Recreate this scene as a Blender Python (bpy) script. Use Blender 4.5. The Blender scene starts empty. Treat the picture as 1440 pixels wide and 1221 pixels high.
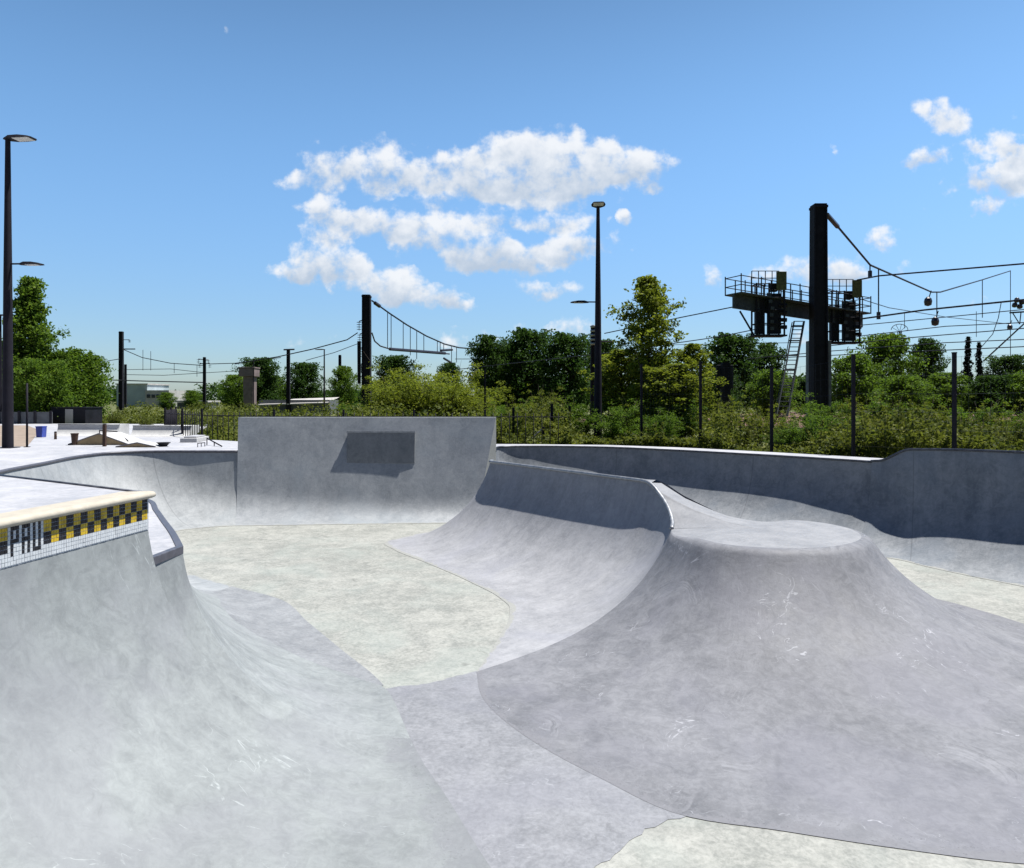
import bpy, bmesh, math, random
import numpy as np
from mathutils import Vector, Matrix
from mathutils.geometry import delaunay_2d_cdt, tessellate_polygon
R = math.radians
random.seed(7)
SC = bpy.context.scene
COL = SC.collection

# ------------------------------------------------------------------ basics
EYE = 1.6            # eye above the deck (deck = 0)
FL = -2.0            # bowl floor
GR = -0.35           # ground outside the park
def at(X, Y, d):     # a point seen at (X, Y) of the photo, d metres ahead
    return Vector(((X-720)/1000*d, d, EYE+(562-Y)/1000*d))
def atx(X, d): return (X-720)/1000*d
def zat(Y, d): return EYE+(562-Y)/1000*d

def setp(o, label=None, cat=None, group=None, kind=None):
    if label: o['label'] = label
    if cat: o['category'] = cat
    if group: o['group'] = group
    if kind: o['kind'] = kind
    return o
def thing(name, label, cat, loc=(0, 0, 0), group=None, rz=0):
    o = bpy.data.objects.new(name, None)
    COL.objects.link(o); o.location = loc; o.rotation_euler.z = rz
    o.empty_display_size = .3
    return setp(o, label, cat, group)
def dup(root, loc, rz=None, scale=None, label=None, group=None):
    r = root.copy(); COL.objects.link(r); r.location = loc
    if rz is not None: r.rotation_euler.z = rz
    if scale is not None: r.scale = scale
    if label: r['label'] = label
    if group: r['group'] = group
    for ch in list(root.children):
        c = ch.copy(); COL.objects.link(c); c.parent = r
        for g in list(ch.children):
            e = g.copy(); COL.objects.link(e); e.parent = c
    return r

class MB:
    """collects shapes; build() links them as one mesh object"""
    def __init__(s): s.v = []; s.f = []; s.m = []; s.uv = {}
    def add(s, vs, fs, m=0):
        b = len(s.v); s.v += [tuple(v) for v in vs]
        for f in fs: s.f.append(tuple(i+b for i in f)); s.m.append(m)
        return s
    def box(s, c, size, rz=0, m=0, rot=None, taper=1.0):
        x, y, z = size[0]/2, size[1]/2, size[2]/2
        M = rot if rot is not None else Matrix.Rotation(rz, 3, 'Z')
        c = Vector(c); vs = []
        for sz in (-1, 1):
            t = taper if sz > 0 else 1
            for sx, sy in ((-1, -1), (1, -1), (1, 1), (-1, 1)):
                vs.append(c+M @ Vector((sx*x*t, sy*y*t, sz*z)))
        return s.add(vs, [(3, 2, 1, 0), (4, 5, 6, 7), (0, 1, 5, 4), (1, 2, 6, 5), (2, 3, 7, 6), (3, 0, 4, 7)], m)
    def bar(s, a, b, r, r2=None, n=8, m=0, caps=True, spin=0):
        a = Vector(a); b = Vector(b); r2 = r if r2 is None else r2
        d = (b-a)
        if d.length < 1e-6: return s
        d.normalize()
        u = d.orthogonal().normalized() if abs(d.z) < .95 else Vector((1, 0, 0))
        u = (u-d*u.dot(d)).normalized(); w = d.cross(u)
        vs = []
        for p, q in ((a, r), (b, r2)):
            for i in range(n):
                t = 2*math.pi*i/n+spin
                vs.append(p+u*math.cos(t)*q+w*math.sin(t)*q)
        fs = [(i, (i+1) % n, n+(i+1) % n, n+i) for i in range(n)]
        if caps: fs += [tuple(range(n-1, -1, -1)), tuple(range(n, 2*n))]
        return s.add(vs, fs, m)
    def path(s, pts, r, n=6, m=0):
        pts = [Vector(p) for p in pts]; k = len(pts); vs = []
        for j, p in enumerate(pts):
            d = (pts[min(j+1, k-1)]-pts[max(j-1, 0)])
            d = d.normalized() if d.length > 1e-9 else Vector((1, 0, 0))
            u = d.cross(Vector((0, 0, 1)))
            u = u.normalized() if u.length > 1e-3 else Vector((1, 0, 0))
            w = u.cross(d)
            rr = r[j] if isinstance(r, (list, tuple)) else r
            for i in range(n):
                t = 2*math.pi*i/n
                vs.append(p+u*math.cos(t)*rr+w*math.sin(t)*rr)
        fs = [(j*n+i, j*n+(i+1) % n, (j+1)*n+(i+1) % n, (j+1)*n+i) for j in range(k-1) for i in range(n)]
        fs += [tuple(range(n-1, -1, -1)), tuple(range((k-1)*n, k*n))]
        return s.add(vs, fs, m)
    def lathe(s, c, prof, n=16, m=0):
        c = Vector(c); vs = []
        for r, z in prof:
            for i in range(n):
                t = 2*math.pi*i/n; vs.append(c+Vector((r*math.cos(t), r*math.sin(t), z)))
        k = len(prof)
        fs = [(j*n+i, j*n+(i+1) % n, (j+1)*n+(i+1) % n, (j+1)*n+i) for j in range(k-1) for i in range(n)]
        fs += [tuple(range(n-1, -1, -1)), tuple(range((k-1)*n, k*n))]
        return s.add(vs, fs, m)
    def grid(s, rows, m=0, uv=None):
        """rows: list of lists of points"""
        b = len(s.v); n = len(rows[0])
        for r in rows: s.v += [tuple(p) for p in r]
        for j in range(len(rows)-1):
            for i in range(n-1):
                s.f.append((b+j*n+i, b+j*n+i+1, b+(j+1)*n+i+1, b+(j+1)*n+i)); s.m.append(m)
        if uv:
            for j, r in enumerate(uv):
                for i, q in enumerate(r): s.uv[b+j*n+i] = q
        return s
    def build(s, name, mat, parent=None, smooth=False, bevel=0, sharp=None):
        me = bpy.data.meshes.new(name)
        off = Vector(parent.location) if (parent is not None and parent.rotation_euler.z == 0) else Vector((0, 0, 0))
        if parent is not None and parent.parent is not None: off = off+Vector(parent.parent.location)
        me.from_pydata([(v[0]-off.x, v[1]-off.y, v[2]-off.z) for v in s.v], [], s.f)
        mats = mat if isinstance(mat, (list, tuple)) else [mat]
        for q in mats: me.materials.append(q)
        me.polygons.foreach_set('material_index', s.m)
        if s.uv:
            l = me.uv_layers.new(name='UVMap')
            for lp in me.loops: l.data[lp.index].uv = s.uv.get(lp.vertex_index, (0, 0))
        me.validate(); me.update()
        if smooth: me.polygons.foreach_set('use_smooth', [True]*len(me.polygons))
        if sharp:
            try: me.set_sharp_from_angle(angle=R(sharp))
            except Exception: pass
        o = bpy.data.objects.new(name, me); COL.objects.link(o)
        if parent is not None: o.parent = parent
        if bevel:
            bv = o.modifiers.new('bevel', 'BEVEL'); bv.width = bevel; bv.segments = 2; bv.limit_method = 'ANGLE'
        return o

# ------------------------------------------------------------------ materials
class NT:
    def __init__(s, tree): s.t = tree; s.n = tree.nodes; s.l = tree.links
    def new(s, typ, **kw):
        nd = s.n.new(typ)
        for k, v in kw.items(): setattr(nd, k, v)
        return nd
    def put(s, sock, v):
        if v is None: return
        if isinstance(v, bpy.types.NodeSocket): s.l.new(v, sock)
        else: sock.default_value = v
    def math(s, op, a, b=None, c=None, clamp=False):
        nd = s.new('ShaderNodeMath', operation=op, use_clamp=clamp)
        s.put(nd.inputs[0], a); s.put(nd.inputs[1], b); s.put(nd.inputs[2], c)
        return nd.outputs[0]
    def vmath(s, op, a, b=None, c=None):
        nd = s.new('ShaderNodeVectorMath', operation=op)
        s.put(nd.inputs[0], a); s.put(nd.inputs[1], b)
        if c is not None: s.put(nd.inputs[2], c)
        return nd.outputs['Value'] if op in ('LENGTH', 'DOT_PRODUCT') else nd.outputs[0]
    def mix(s, f, a, b, mode='MIX'):
        nd = s.new('ShaderNodeMix', data_type='RGBA', blend_type=mode)
        s.put(nd.inputs[0], f); s.put(nd.inputs[6], a); s.put(nd.inputs[7], b)
        return nd.outputs[2]
    def noise(s, vec, scale, detail=4, rough=.55, dist=0, typ='FBM'):
        nd = s.new('ShaderNodeTexNoise'); nd.noise_dimensions = '3D'
        s.put(nd.inputs['Vector'], vec)
        nd.inputs['Scale'].default_value = scale; nd.inputs['Detail'].default_value = detail
        nd.inputs['Roughness'].default_value = rough; nd.inputs['Distortion'].default_value = dist
        return nd.outputs[0]
    def ramp(s, f, a, b, lo=0., hi=1.):
        nd = s.new('ShaderNodeMapRange', interpolation_type='SMOOTHSTEP')
        s.put(nd.inputs[0], f)
        for i, q in enumerate((a, b, lo, hi)): nd.inputs[i+1].default_value = q
        return nd.outputs[0]
    def map(s, vec, scale=(1, 1, 1), loc=(0, 0, 0), rot=(0, 0, 0)):
        nd = s.new('ShaderNodeMapping'); s.put(nd.inputs[0], vec)
        nd.inputs[1].default_value = loc; nd.inputs[2].default_value = rot; nd.inputs[3].default_value = scale
        return nd.outputs[0]

def newmat(name):
    m = bpy.data.materials.new(name); m.use_nodes = True
    t = NT(m.node_tree); p = m.node_tree.nodes['Principled BSDF']
    return m, t, p
def c4(c): return (c[0], c[1], c[2], 1)

def plain(name, col, rough=.6, metal=0., var=.25, scale=6., bump=0.0):
    m, t, p = newmat(name)
    tc = t.new('ShaderNodeTexCoord').outputs['Object']
    n = t.noise(tc, scale, 5, .6)
    a = tuple(max(0, x*(1-var)) for x in col); b = tuple(min(1, x*(1+var)) for x in col)
    t.put(p.inputs['Base Color'], t.mix(t.ramp(n, .3, .7), c4(a), c4(b)))
    t.put(p.inputs['Roughness'], t.ramp(n, .2, .8, max(.05, rough-.1), min(1, rough+.1)))
    p.inputs['Metallic'].default_value = metal
    p.inputs['Specular IOR Level'].default_value = .5 if rough < .5 else .18
    if bump:
        bp = t.new('ShaderNodeBump'); bp.inputs['Distance'].default_value = bump; bp.inputs['Strength'].default_value = .6
        t.put(bp.inputs['Height'], t.noise(tc, scale*4, 5, .6)); t.l.new(bp.outputs[0], p.inputs['Normal'])
    return m

def concrete(name, c1, c2, c3=None, streak=.5, rough=.5, grain=.5, scuff=.5, uv=True, seed=0, flow=(1.2, .5), amp=1.0, spec=.25, foot=None, footw=.1, joint=0, swirl=.6, specks=.5):
    """smooth trowelled concrete: cloudy patches, trowel streaks, fine grain, pale scuffs"""
    m, t, p = newmat(name); rough += .1 if spec < .4 else 0
    tcn = t.new('ShaderNodeTexCoord'); geo = t.new('ShaderNodeNewGeometry')
    ob = t.vmath('ADD', geo.outputs['Position'], (seed*3.1, seed*1.7, seed*.9))
    big = t.noise(ob, .45, 5, .6, .7)
    med = t.noise(ob, 2.3, 7, .68, .5)
    fine = t.noise(ob, 22, 6, .7)
    pos = t.math('MULTIPLY', t.ramp(big, .32, .68, -.5, .5), .7)
    pos = t.math('MULTIPLY_ADD', t.ramp(med, .28, .72, -.5, .5), .9, pos)
    pos = t.math('MULTIPLY_ADD', t.ramp(fine, .34, .66, -.5, .5), .62*grain, pos)
    if uv:
        wob = t.noise(ob, .8, 3, .5)
        uvv = t.vmath('ADD', tcn.outputs['UV'], t.math('MULTIPLY', wob, .5))
        st = t.noise(t.map(uvv, (flow[0]*2.2, flow[1], 1)), 1.6, 7, .66, .3)
        st2 = t.noise(t.map(uvv, (flow[0]*9, flow[1]*1.3, 1), (3, 5, 0)), 1.5, 5, .6, .2)
        pos = t.math('MULTIPLY_ADD', t.ramp(st, .3, .7, -.5, .5), 1.3*streak, pos)
        pos = t.math('MULTIPLY_ADD', t.ramp(st2, .3, .7, -.5, .5), .7*streak, pos)
    # fans of trowel arcs
    vo = t.new('ShaderNodeTexVoronoi'); vo.inputs['Scale'].default_value = .95; vo.inputs['Randomness'].default_value = 1
    wp = t.vmath('ADD', ob, t.vmath('MULTIPLY', t.vmath('SUBTRACT', t.noise(ob, 1.3, 3, .5), (.5, .5, .5)), (.5, -.4, .5)))
    t.put(vo.inputs['Vector'], wp)
    r = vo.outputs['Distance']
    cc = t.new('ShaderNodeCombineXYZ'); t.put(cc.inputs[0], t.math('MULTIPLY', r, 17)); t.put(cc.inputs[1], t.math('MULTIPLY', med, 1.5)); sc3 = t.new('ShaderNodeSeparateColor'); t.l.new(vo.outputs['Color'], sc3.inputs[0]); t.put(cc.inputs[2], t.math('MULTIPLY', sc3.outputs[0], 30))
    arc = t.noise(cc.outputs[0], 1.0, 4, .65)
    am = t.math('MULTIPLY', t.ramp(r, .75, .45), t.ramp(t.noise(t.vmath('ADD', ob, (7, 3, 2)), .9, 4, .6), .46, .62))
    loc_ = t.vmath('NORMALIZE', t.vmath('SUBTRACT', wp, vo.outputs['Position']))
    sect = t.vmath('DOT_PRODUCT', loc_, t.vmath('NORMALIZE', t.vmath('SUBTRACT', vo.outputs['Color'], (.5, .5, .5))))
    am = t.math('MULTIPLY', am, t.math('MULTIPLY', t.ramp(sect, .05, .6), t.ramp(r, .12, .3)))
    arcs = t.math('MULTIPLY', t.math('MULTIPLY', t.ramp(arc, .3, .7, -.5, .5), am), swirl)
    pos = t.math('MULTIPLY_ADD', arcs, 1.5, pos)
    mott = t.noise(t.vmath('ADD', ob, (1, 6, 2)), 6, 7, .74, 1.1)
    pos = t.math('MULTIPLY_ADD', t.ramp(mott, .36, .64, -.5, .5), .75, pos)
    f = t.math('MULTIPLY_ADD', pos, .62*amp, .5, clamp=True)
    col = t.mix(f, c4(c1), c4(c2))
    if c3:
        hue = t.noise(t.vmath('ADD', ob, (9, 2, 4)), .7, 4, .55, .6)
        col = t.mix(t.ramp(hue, .45, .7, 0, .75), col, t.mix(.5, col, c4(c3)))
    # pale scuffs: thin contour lines of a warped noise, only in some places
    sw = t.noise(t.map(ob, (1, 1, .5), (4, 1, 7), (.3, .2, .5)), 1.7, 3, .5, 1.6)
    ln = t.math('ABSOLUTE', t.math('SUBTRACT', sw, .5))
    ln = t.ramp(ln, .0, .011, 1, 0)
    where = t.ramp(t.noise(t.vmath('ADD', ob, (5, 5, 1)), 1.1, 3, .5), .53, .64)
    brk = t.ramp(t.noise(ob, 9, 3, .6), .42, .6)
    sc = t.math('MULTIPLY', t.math('MULTIPLY', ln, where), brk)
    col = t.mix(t.math('MULTIPLY', sc, .42*scuff), col, c4(tuple(min(.85, x*1.55) for x in c2)))
    # dark specks and rubbed patches
    dk = t.math('MULTIPLY', t.ramp(t.noise(ob, 34, 3, .6), .62, .74), t.ramp(t.noise(t.vmath('ADD', ob, (2, 8, 3)), 1.3, 4, .6), .5, .7))
    col = t.mix(t.math('MULTIPLY', dk, .35*grain), col, c4(tuple(x*.45 for x in c1)))
    # short pale rubs where boards slid
    rb = t.noise(t.map(ob, (2.2, 14, 5), (1, 2, 3), (.2, .5, .9)), 1.2, 4, .6)
    rb = t.math('MULTIPLY', t.ramp(rb, .66, .74), t.ramp(t.noise(t.vmath('ADD', ob, (3, 9, 4)), .8, 4, .6), .52, .64))
    col = t.mix(t.math('MULTIPLY', rb, .4*scuff), col, c4(tuple(min(.8, x*1.4) for x in c2)))
    stn = t.math('MULTIPLY', t.ramp(t.noise(t.vmath('ADD', ob, (8, 8, 1)), 1.9, 6, .7, 1.), .6, .72), specks)
    col = t.mix(t.math('MULTIPLY', stn, .55), col, c4(tuple(x*.62 for x in c1)))
    if uv:
        su = t.new('ShaderNodeSeparateXYZ'); t.l.new(tcn.outputs['UV'], su.inputs[0])
        if joint:
            fr = t.math('ABSOLUTE', t.math('SUBTRACT', t.math('FRACT', t.math('DIVIDE', t.math('ADD', su.outputs[0], .9), joint)), .5))
            jl = t.ramp(fr, .010/joint, .018/joint, 1, 0)
            col = t.mix(t.math('MULTIPLY', jl, .3), col, c4(tuple(x*.4 for x in c1)))
        if foot:
            edge = t.math('SUBTRACT', t.math('ADD', t.math('MULTIPLY', t.ramp(med, .3, .7), footw*1.6), t.math('MULTIPLY', fine, footw)), footw*.55)
            d_ = t.math('SUBTRACT', su.outputs[1], edge)
            col = t.mix(t.ramp(d_, -.012-.3*max(0, footw-.1), .012+.4*max(0, footw-.1), .9 if footw < .2 else .45, 0), col, t.mix(fine, c4(tuple(x*.72 for x in foot)), c4(tuple(x*1.15 for x in foot))))
            near_ = t.ramp(su.outputs[1], .05, .75, 1, 0)
            gr = t.math('MULTIPLY', t.ramp(t.noise(ob, 26, 5, .75), .54, .66), t.math('MULTIPLY', near_, t.ramp(mott, .4, .6)))
            col = t.mix(t.math('MULTIPLY', gr, .6), col, c4(tuple(x*.5 for x in c1)))
    t.put(p.inputs['Base Color'], col)
    t.put(p.inputs['Roughness'], t.ramp(med, .25, .75, rough-.1, rough+.13))
    p.inputs['Specular IOR Level'].default_value = spec
    bp = t.new('ShaderNodeBump'); bp.inputs['Strength'].default_value = .35; bp.inputs['Distance'].default_value = .012
    h = t.math('MULTIPLY_ADD', med, 1.0, t.math('MULTIPLY', fine, .35))
    if uv: h = t.math('MULTIPLY_ADD', st2, .5, h)
    h = t.math('MULTIPLY_ADD', arcs, .5, h); h = t.math('MULTIPLY_ADD', mott, .5, h)
    t.put(bp.inputs['Height'], h); t.l.new(bp.outputs[0], p.inputs['Normal'])
    return m

def leafmat(name, a, b, c, trans=.35):
    """a dark, b mid, c light leaf colour, picked per leaf by its stored tint"""
    m = bpy.data.materials.new(name); m.use_nodes = True
    t = NT(m.node_tree); t.n.clear()
    out = t.new('ShaderNodeOutputMaterial')
    at_ = t.new('ShaderNodeAttribute', attribute_name='tint')
    f = at_.outputs['Fac']
    col = t.mix(t.ramp(f, .0, .5), c4(a), c4(b)); col = t.mix(t.ramp(f, .5, 1.), col, c4(c))
    d = t.new('ShaderNodeBsdfPrincipled'); t.put(d.inputs['Base Color'], col); d.inputs['Roughness'].default_value = .6
    d.inputs['Specular IOR Level'].default_value = .12
    tr = t.new('ShaderNodeBsdfTranslucent'); t.put(tr.inputs['Color'], t.mix(.5, col, c4((b[0]*1.6, b[1]*1.5, b[2]*.7))))
    mx = t.new('ShaderNodeMixShader'); mx.inputs[0].default_value = trans
    t.l.new(d.outputs[0], mx.inputs[1]); t.l.new(tr.outputs[0], mx.inputs[2]); t.l.new(mx.outputs[0], out.inputs[0])
    return m

M = {}
CRM = (0.296, 0.300, 0.276)
M['wall_far'] = concrete('wall concrete far', (.215, .228, .234), (.335, .35, .355), (.28, .305, .32), .5, .5, seed=1, spec=.32, foot=CRM, joint=3.4, amp=.8)
M['wall_near'] = concrete('wall concrete near', (.158, .170, .171), (.268, .288, .285), (.21, .215, .232), .24, .55, seed=2, scuff=1.3, foot=(.17, .175, .19), footw=.3, amp=.72)
M['hip'] = concrete('hip concrete', (.166, .179, .181), (.278, .298, .296), (.22, .225, .242), .42, .55, seed=2, swirl=.3, amp=.75)
M['wall_right'] = concrete('wall concrete right', (.138, .152, .165), (.246, .258, .27), (.17, .2, .235), .35, .5, seed=3, foot=CRM, joint=4.2)  # base colour tinted blue so the wall's shade looks bluer
M['spine'] = concrete('spine concrete', (.222, .226, .236), (.345, .349, .362), (.28, .286, .32), .42, .48, seed=4, foot=CRM, swirl=.35, amp=.75)
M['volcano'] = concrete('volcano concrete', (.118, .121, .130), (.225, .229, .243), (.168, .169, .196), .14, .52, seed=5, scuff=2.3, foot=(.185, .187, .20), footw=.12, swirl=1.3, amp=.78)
M['platform'] = concrete('platform concrete', (.195, .2, .209), (.28, .284, .292), None, 0, .5, uv=False, seed=6, amp=.85)
M['ext'] = concrete('extension concrete', (.205, .22, .231), (.335, .35, .36), (.25, .285, .31), .22, .42, seed=7, spec=.45, foot=CRM, amp=.75)
M['floor'] = concrete('cream floor concrete', (0.204, 0.210, 0.192), (0.344, 0.346, 0.316), (0.264, 0.300, 0.276), 0, .55, 1.5, .5, uv=False, seed=8, amp=.95, swirl=.7, specks=1.)
M['channel'] = concrete('channel concrete', (.165, .170, .180), (.258, .264, .278), (.21, .214, .24), 0, .5, 1.6, .9, uv=False, seed=9, specks=.9, amp=.85)
M['deck'] = concrete('deck concrete', (.172, .177, .187), (.255, .258, .267), None, 0, .55, .8, .4, uv=False, seed=10)
M['whiteconc'] = concrete('white concrete', (0.288, 0.288, 0.280), (0.384, 0.384, 0.372), None, 0, .6, .6, .2, uv=False, seed=11)
M['boxface'] = concrete('box concrete', (.13, .142, .15), (.205, .215, .222), None, 0, .5, uv=False, seed=13, swirl=.2)
M['channel_up'] = concrete('fillet concrete', (.165, .172, .18), (.262, .272, .28), None, .3, .5, 1.2, .6, seed=14, swirl=.3, amp=.8)
M['deck'] = concrete('deck concrete', (0.293, 0.300, 0.320), (0.426, 0.425, 0.437), None, 0, .55, .6, .2, uv=False, seed=10)
M['whiteconc'] = concrete('white concrete', (0.388, 0.388, 0.382), (0.505, 0.505, 0.489), None, 0, .6, .6, .2, uv=False, seed=11)
M['coping'] = plain('cream coping stone', (0.425, 0.387, 0.315), .6, 0, .08, 9, .002)
M['steel'] = plain('dark steel pipe', (.07, .075, .09), .4, .6, .3, 8)
M['edge'] = plain('painted dark coping', (.075, .075, .09), .45, 0, .25, 12)
M['galv'] = plain('galvanised steel', (0.289, 0.297, 0.306), .45, .6, .2, 8)
M['post'] = plain('anthracite post paint', (.014, .013, .019), .75, .0, .25, 3)
M['mast'] = plain('dark mast steel', (.014, .014, .019), .8, .0, .35, 2.5)
M['mast_light'] = plain('grey green mast steel', (.13, .15, .15), .6, .2, .25, 2.5)
M['gantry'] = plain('weathered gantry beam', (.055, .065, .066), .6, .2, .35, 5)
M['ladder'] = plain('dull galvanised ladder', (.03, .034, .04), .85, 0, .2, 8)
M['wire'] = plain('wire', (.03, .032, .04), .5, .3, .2, 3)
M['insul'] = plain('brown insulator', (.035, .028, .03), .3, 0, .3, 10)
M['signalbox'] = plain('olive signal panel', (.09, .095, .035), .6, 0, .3, 9)
M['lens'] = plain('lamp glass', (.55, .56, .56), .25, 0, .08, 9)
M['grout'] = plain('grey grout', (.46, .48, .50), .8, 0, .1, 20)
M['tile_w'] = plain('white glazed tile', (0.561, 0.586, 0.595), .25, 0, .1, 13)
M['tile_b'] = plain('black glazed tile', (.018, .018, .022), .2, 0, .35, 13)
M['tile_y'] = plain('yellow glazed tile', (0.527, 0.365, 0.025), .25, 0, .22, 13)
M['bark'] = plain('bark', (.06, .05, .04), .9, 0, .4, 7, .02)
M['tan'] = plain('tan plywood', (0.306, 0.230, 0.128), .7, 0, .15, 4)
M['bin'] = plain('brown bin', (.06, .035, .025), .5, 0, .25, 6)
M['blue'] = plain('blue plastic', (.03, .06, .32), .4, 0, .2, 5)
M['black'] = plain('black rubber', (.016, .016, .018), .6, 0, .3, 6)
M['dirt'] = plain('bare earth', (0.255, 0.204, 0.162), .9, 0, .2, 2, .01)
M['grass'] = plain('dry grass ground', (.10, .11, .04), .95, 0, .45, .6, .05)
M['ballast'] = plain('rusty ballast', (0.136, 0.081, 0.064), .95, 0, .35, 5, .03)
M['hall'] = plain('pale hall cladding', (0.391, 0.459, 0.476), .7, 0, .12, .3)
M['roofgrey'] = plain('pale roof sheet', (0.442, 0.425, 0.399), .6, 0, .15, .5)
M['darkglass'] = plain('dark window', (.03, .035, .045), .2, 0, .3, .6)
M['container'] = plain('black container', (.018, .018, .024), .5, 0, .3, 1)
M['greywall'] = plain('grey plank wall', (.13, .14, .15), .7, 0, .2, 2)
M['pink'] = plain('weathered pink concrete', (.20, .16, .155), .85, 0, .2, 2)
M['leaf_bright'] = leafmat('bright foliage', (.07, .10, .013), (.15, .19, .022), (.25, .275, .042), .5)
M['leaf_mid'] = leafmat('mid foliage', (.04, .085, .011), (.09, .16, .02), (.17, .24, .036), .5)
M['leaf_dark'] = leafmat('dark foliage', (.017, .045, .010), (.037, .08, .015), (.08, .135, .027), .4)
M['leaf_olive'] = leafmat('bramble foliage', (.04, .06, .012), (.10, .125, .022), (.21, .22, .05), .45)
M['leaf_conif'] = leafmat('conifer foliage', (.008, .016, .010), (.014, .026, .014), (.024, .038, .018), .1)

# ------------------------------------------------------------------ bowl geometry
def profile(D, H, th=None, n=26):
    """curve from (0,0), tangent to the floor, up to (D,H) where it ends at angle th:
    an arc with a straight upper part, or (for wide walls) a curve that tightens upwards"""
    th = R(84) if th is None else th
    t0 = 2*math.atan2(H, D)
    if th <= t0:
        s_, c_ = math.sin(th), math.cos(th); det = s_*s_-c_*(1-c_)
        rr = (D*s_-c_*H)/det; s = max(0, (s_*H-(1-c_)*D)/det); L = rr*th+s
        ang = lambda q: min(th, q*L/rr)
    else:
        L = None
        def ratio(p):
            x = z = 0
            for i in range(80):
                a = th*((i+.5)/80)**p; x += math.cos(a); z += math.sin(a)
            return x/z
        lo, hi = .3, 12
        for _ in range(26):
            m = (lo+hi)/2
            if ratio(m) < D/H: lo = m
            else: hi = m
        ang = lambda q: th*q**lo
    N = 6*n; x = z = 0; P = [(0, 0)]
    for i in range(N):
        a = ang((i+.5)/N); x += math.cos(a); z += math.sin(a)
        if (i+1) % 6 == 0: P.append((x, z))
    k, h = D/P[-1][0], H/P[-1][1]
    return [(q*k, w*h) for q, w in P], math.hypot(D, H)*1.08

def interp(st, sub=12, lin=False, pch=False):
    """stations -> dense stations"""
    a = np.array(st, float); n = len(a)
    if n == 2: lin = True
    out = []
    # chord length parameter
    t = [0]
    for i in range(n-1):
        t.append(t[-1]+max(.12, .5*np.linalg.norm(a[i+1, :2]-a[i, :2])+.5*np.linalg.norm(a[i+1, 2:5]-a[i, 2:5])))
    t = np.array(t); dl = [(a[i+1]-a[i])/(t[i+1]-t[i]) for i in range(n-1)]
    m = np.zeros_like(a)
    for i in range(n):
        if i == 0: m[i] = dl[0]
        elif i == n-1: m[i] = dl[-1]
        else:
            h0, h1 = t[i]-t[i-1], t[i+1]-t[i]
            cr = (dl[i-1]*h1+dl[i]*h0)/(h0+h1)
            if pch:
                mono = dl[i-1]*dl[i] <= 0
                cr = np.where(mono, 0, cr)
                lim = 3*np.minimum(abs(dl[i-1]), abs(dl[i]))
                cr = np.sign(cr)*np.minimum(abs(cr), lim)
            m[i] = cr
    for i in range(n-1):
        h = t[i+1]-t[i]; k = max(2, int(sub*h/1.0)) if not lin else sub
        for j in range(k):
            u = j/k
            if lin: out.append(a[i]*(1-u)+a[i+1]*u)
            else:
                out.append((2*u**3-3*u*u+1)*a[i]+(u**3-2*u*u+u)*h*m[i]+(-2*u**3+3*u*u)*a[i+1]+(u**3-u*u)*h*m[i+1])
    out.append(a[-1])
    return out

def wall_rows(ds, th=None, n=26, zf=FL+.002, power=None):
    rows, uvs, acc, prev = [], [], 0, None
    for s in ds:
        fx, fy, cx, cy, cz = s[:5]
        D = math.hypot(cx-fx, cy-fy); H = cz-zf
        tt = (th if th else R(84)) if len(s) < 6 else R(s[5])
        pr, L = profile(D, H, tt, n)
        if prev is not None: acc += .5*math.hypot(fx-prev[0], fy-prev[1])+.5*math.hypot(cx-prev[2], cy-prev[3])
        prev = s
        r, uvr = [], []
        for i, (q, z) in enumerate(pr):
            e = q/D
            r.append((fx+(cx-fx)*e, fy+(cy-fy)*e, zf+z)); uvr.append((acc, L*i/n))
        rows.append(r); uvs.append(uvr)
    return rows, uvs
def loft(mb, ds, **kw):
    rows, uvs = wall_rows(ds, **kw)
    mb.grid(rows, uv=uvs); return rows

def outward(ds, i):
    a, b = ds[max(0, i-1)], ds[min(len(ds)-1, i+1)]
    tx, ty = b[2]-a[2], b[3]-a[3]; l = math.hypot(tx, ty)
    if l < 1e-6:
        tx, ty = ds[i][2]-ds[i][0], ds[i][3]-ds[i][1]; l = math.hypot(tx, ty); return tx/l, ty/l
    nx, ny = -ty/l, tx/l
    if nx*(ds[i][2]-ds[i][0])+ny*(ds[i][3]-ds[i][1]) < 0: nx, ny = -nx, -ny
    return nx, ny
def lip(mb, ds, w, zdown, m=0, dz=0):
    """flat top behind a wall's edge and its back face"""
    r0, r1, r2 = [], [], []
    for i, s in enumerate(ds):
        nx, ny = outward(ds, i)
        r0.append((s[2], s[3], s[4]+dz)); r1.append((s[2]+nx*w, s[3]+ny*w, s[4]+dz)); r2.append((s[2]+nx*w, s[3]+ny*w, zdown))
    mb.grid([r0, r1], m); mb.grid([r1, r2], m)
def coping_pts(ds, out=.0, dz=0.):
    pts = []
    for i, s in enumerate(ds):
        nx, ny = outward(ds, i)
        p = (s[2]+nx*out, s[3]+ny*out, s[4]+dz)
        if not pts or (Vector(p)-Vector(pts[-1])).length > .01: pts.append(p)
    return pts

K = (-3.64, 7.10)
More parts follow.
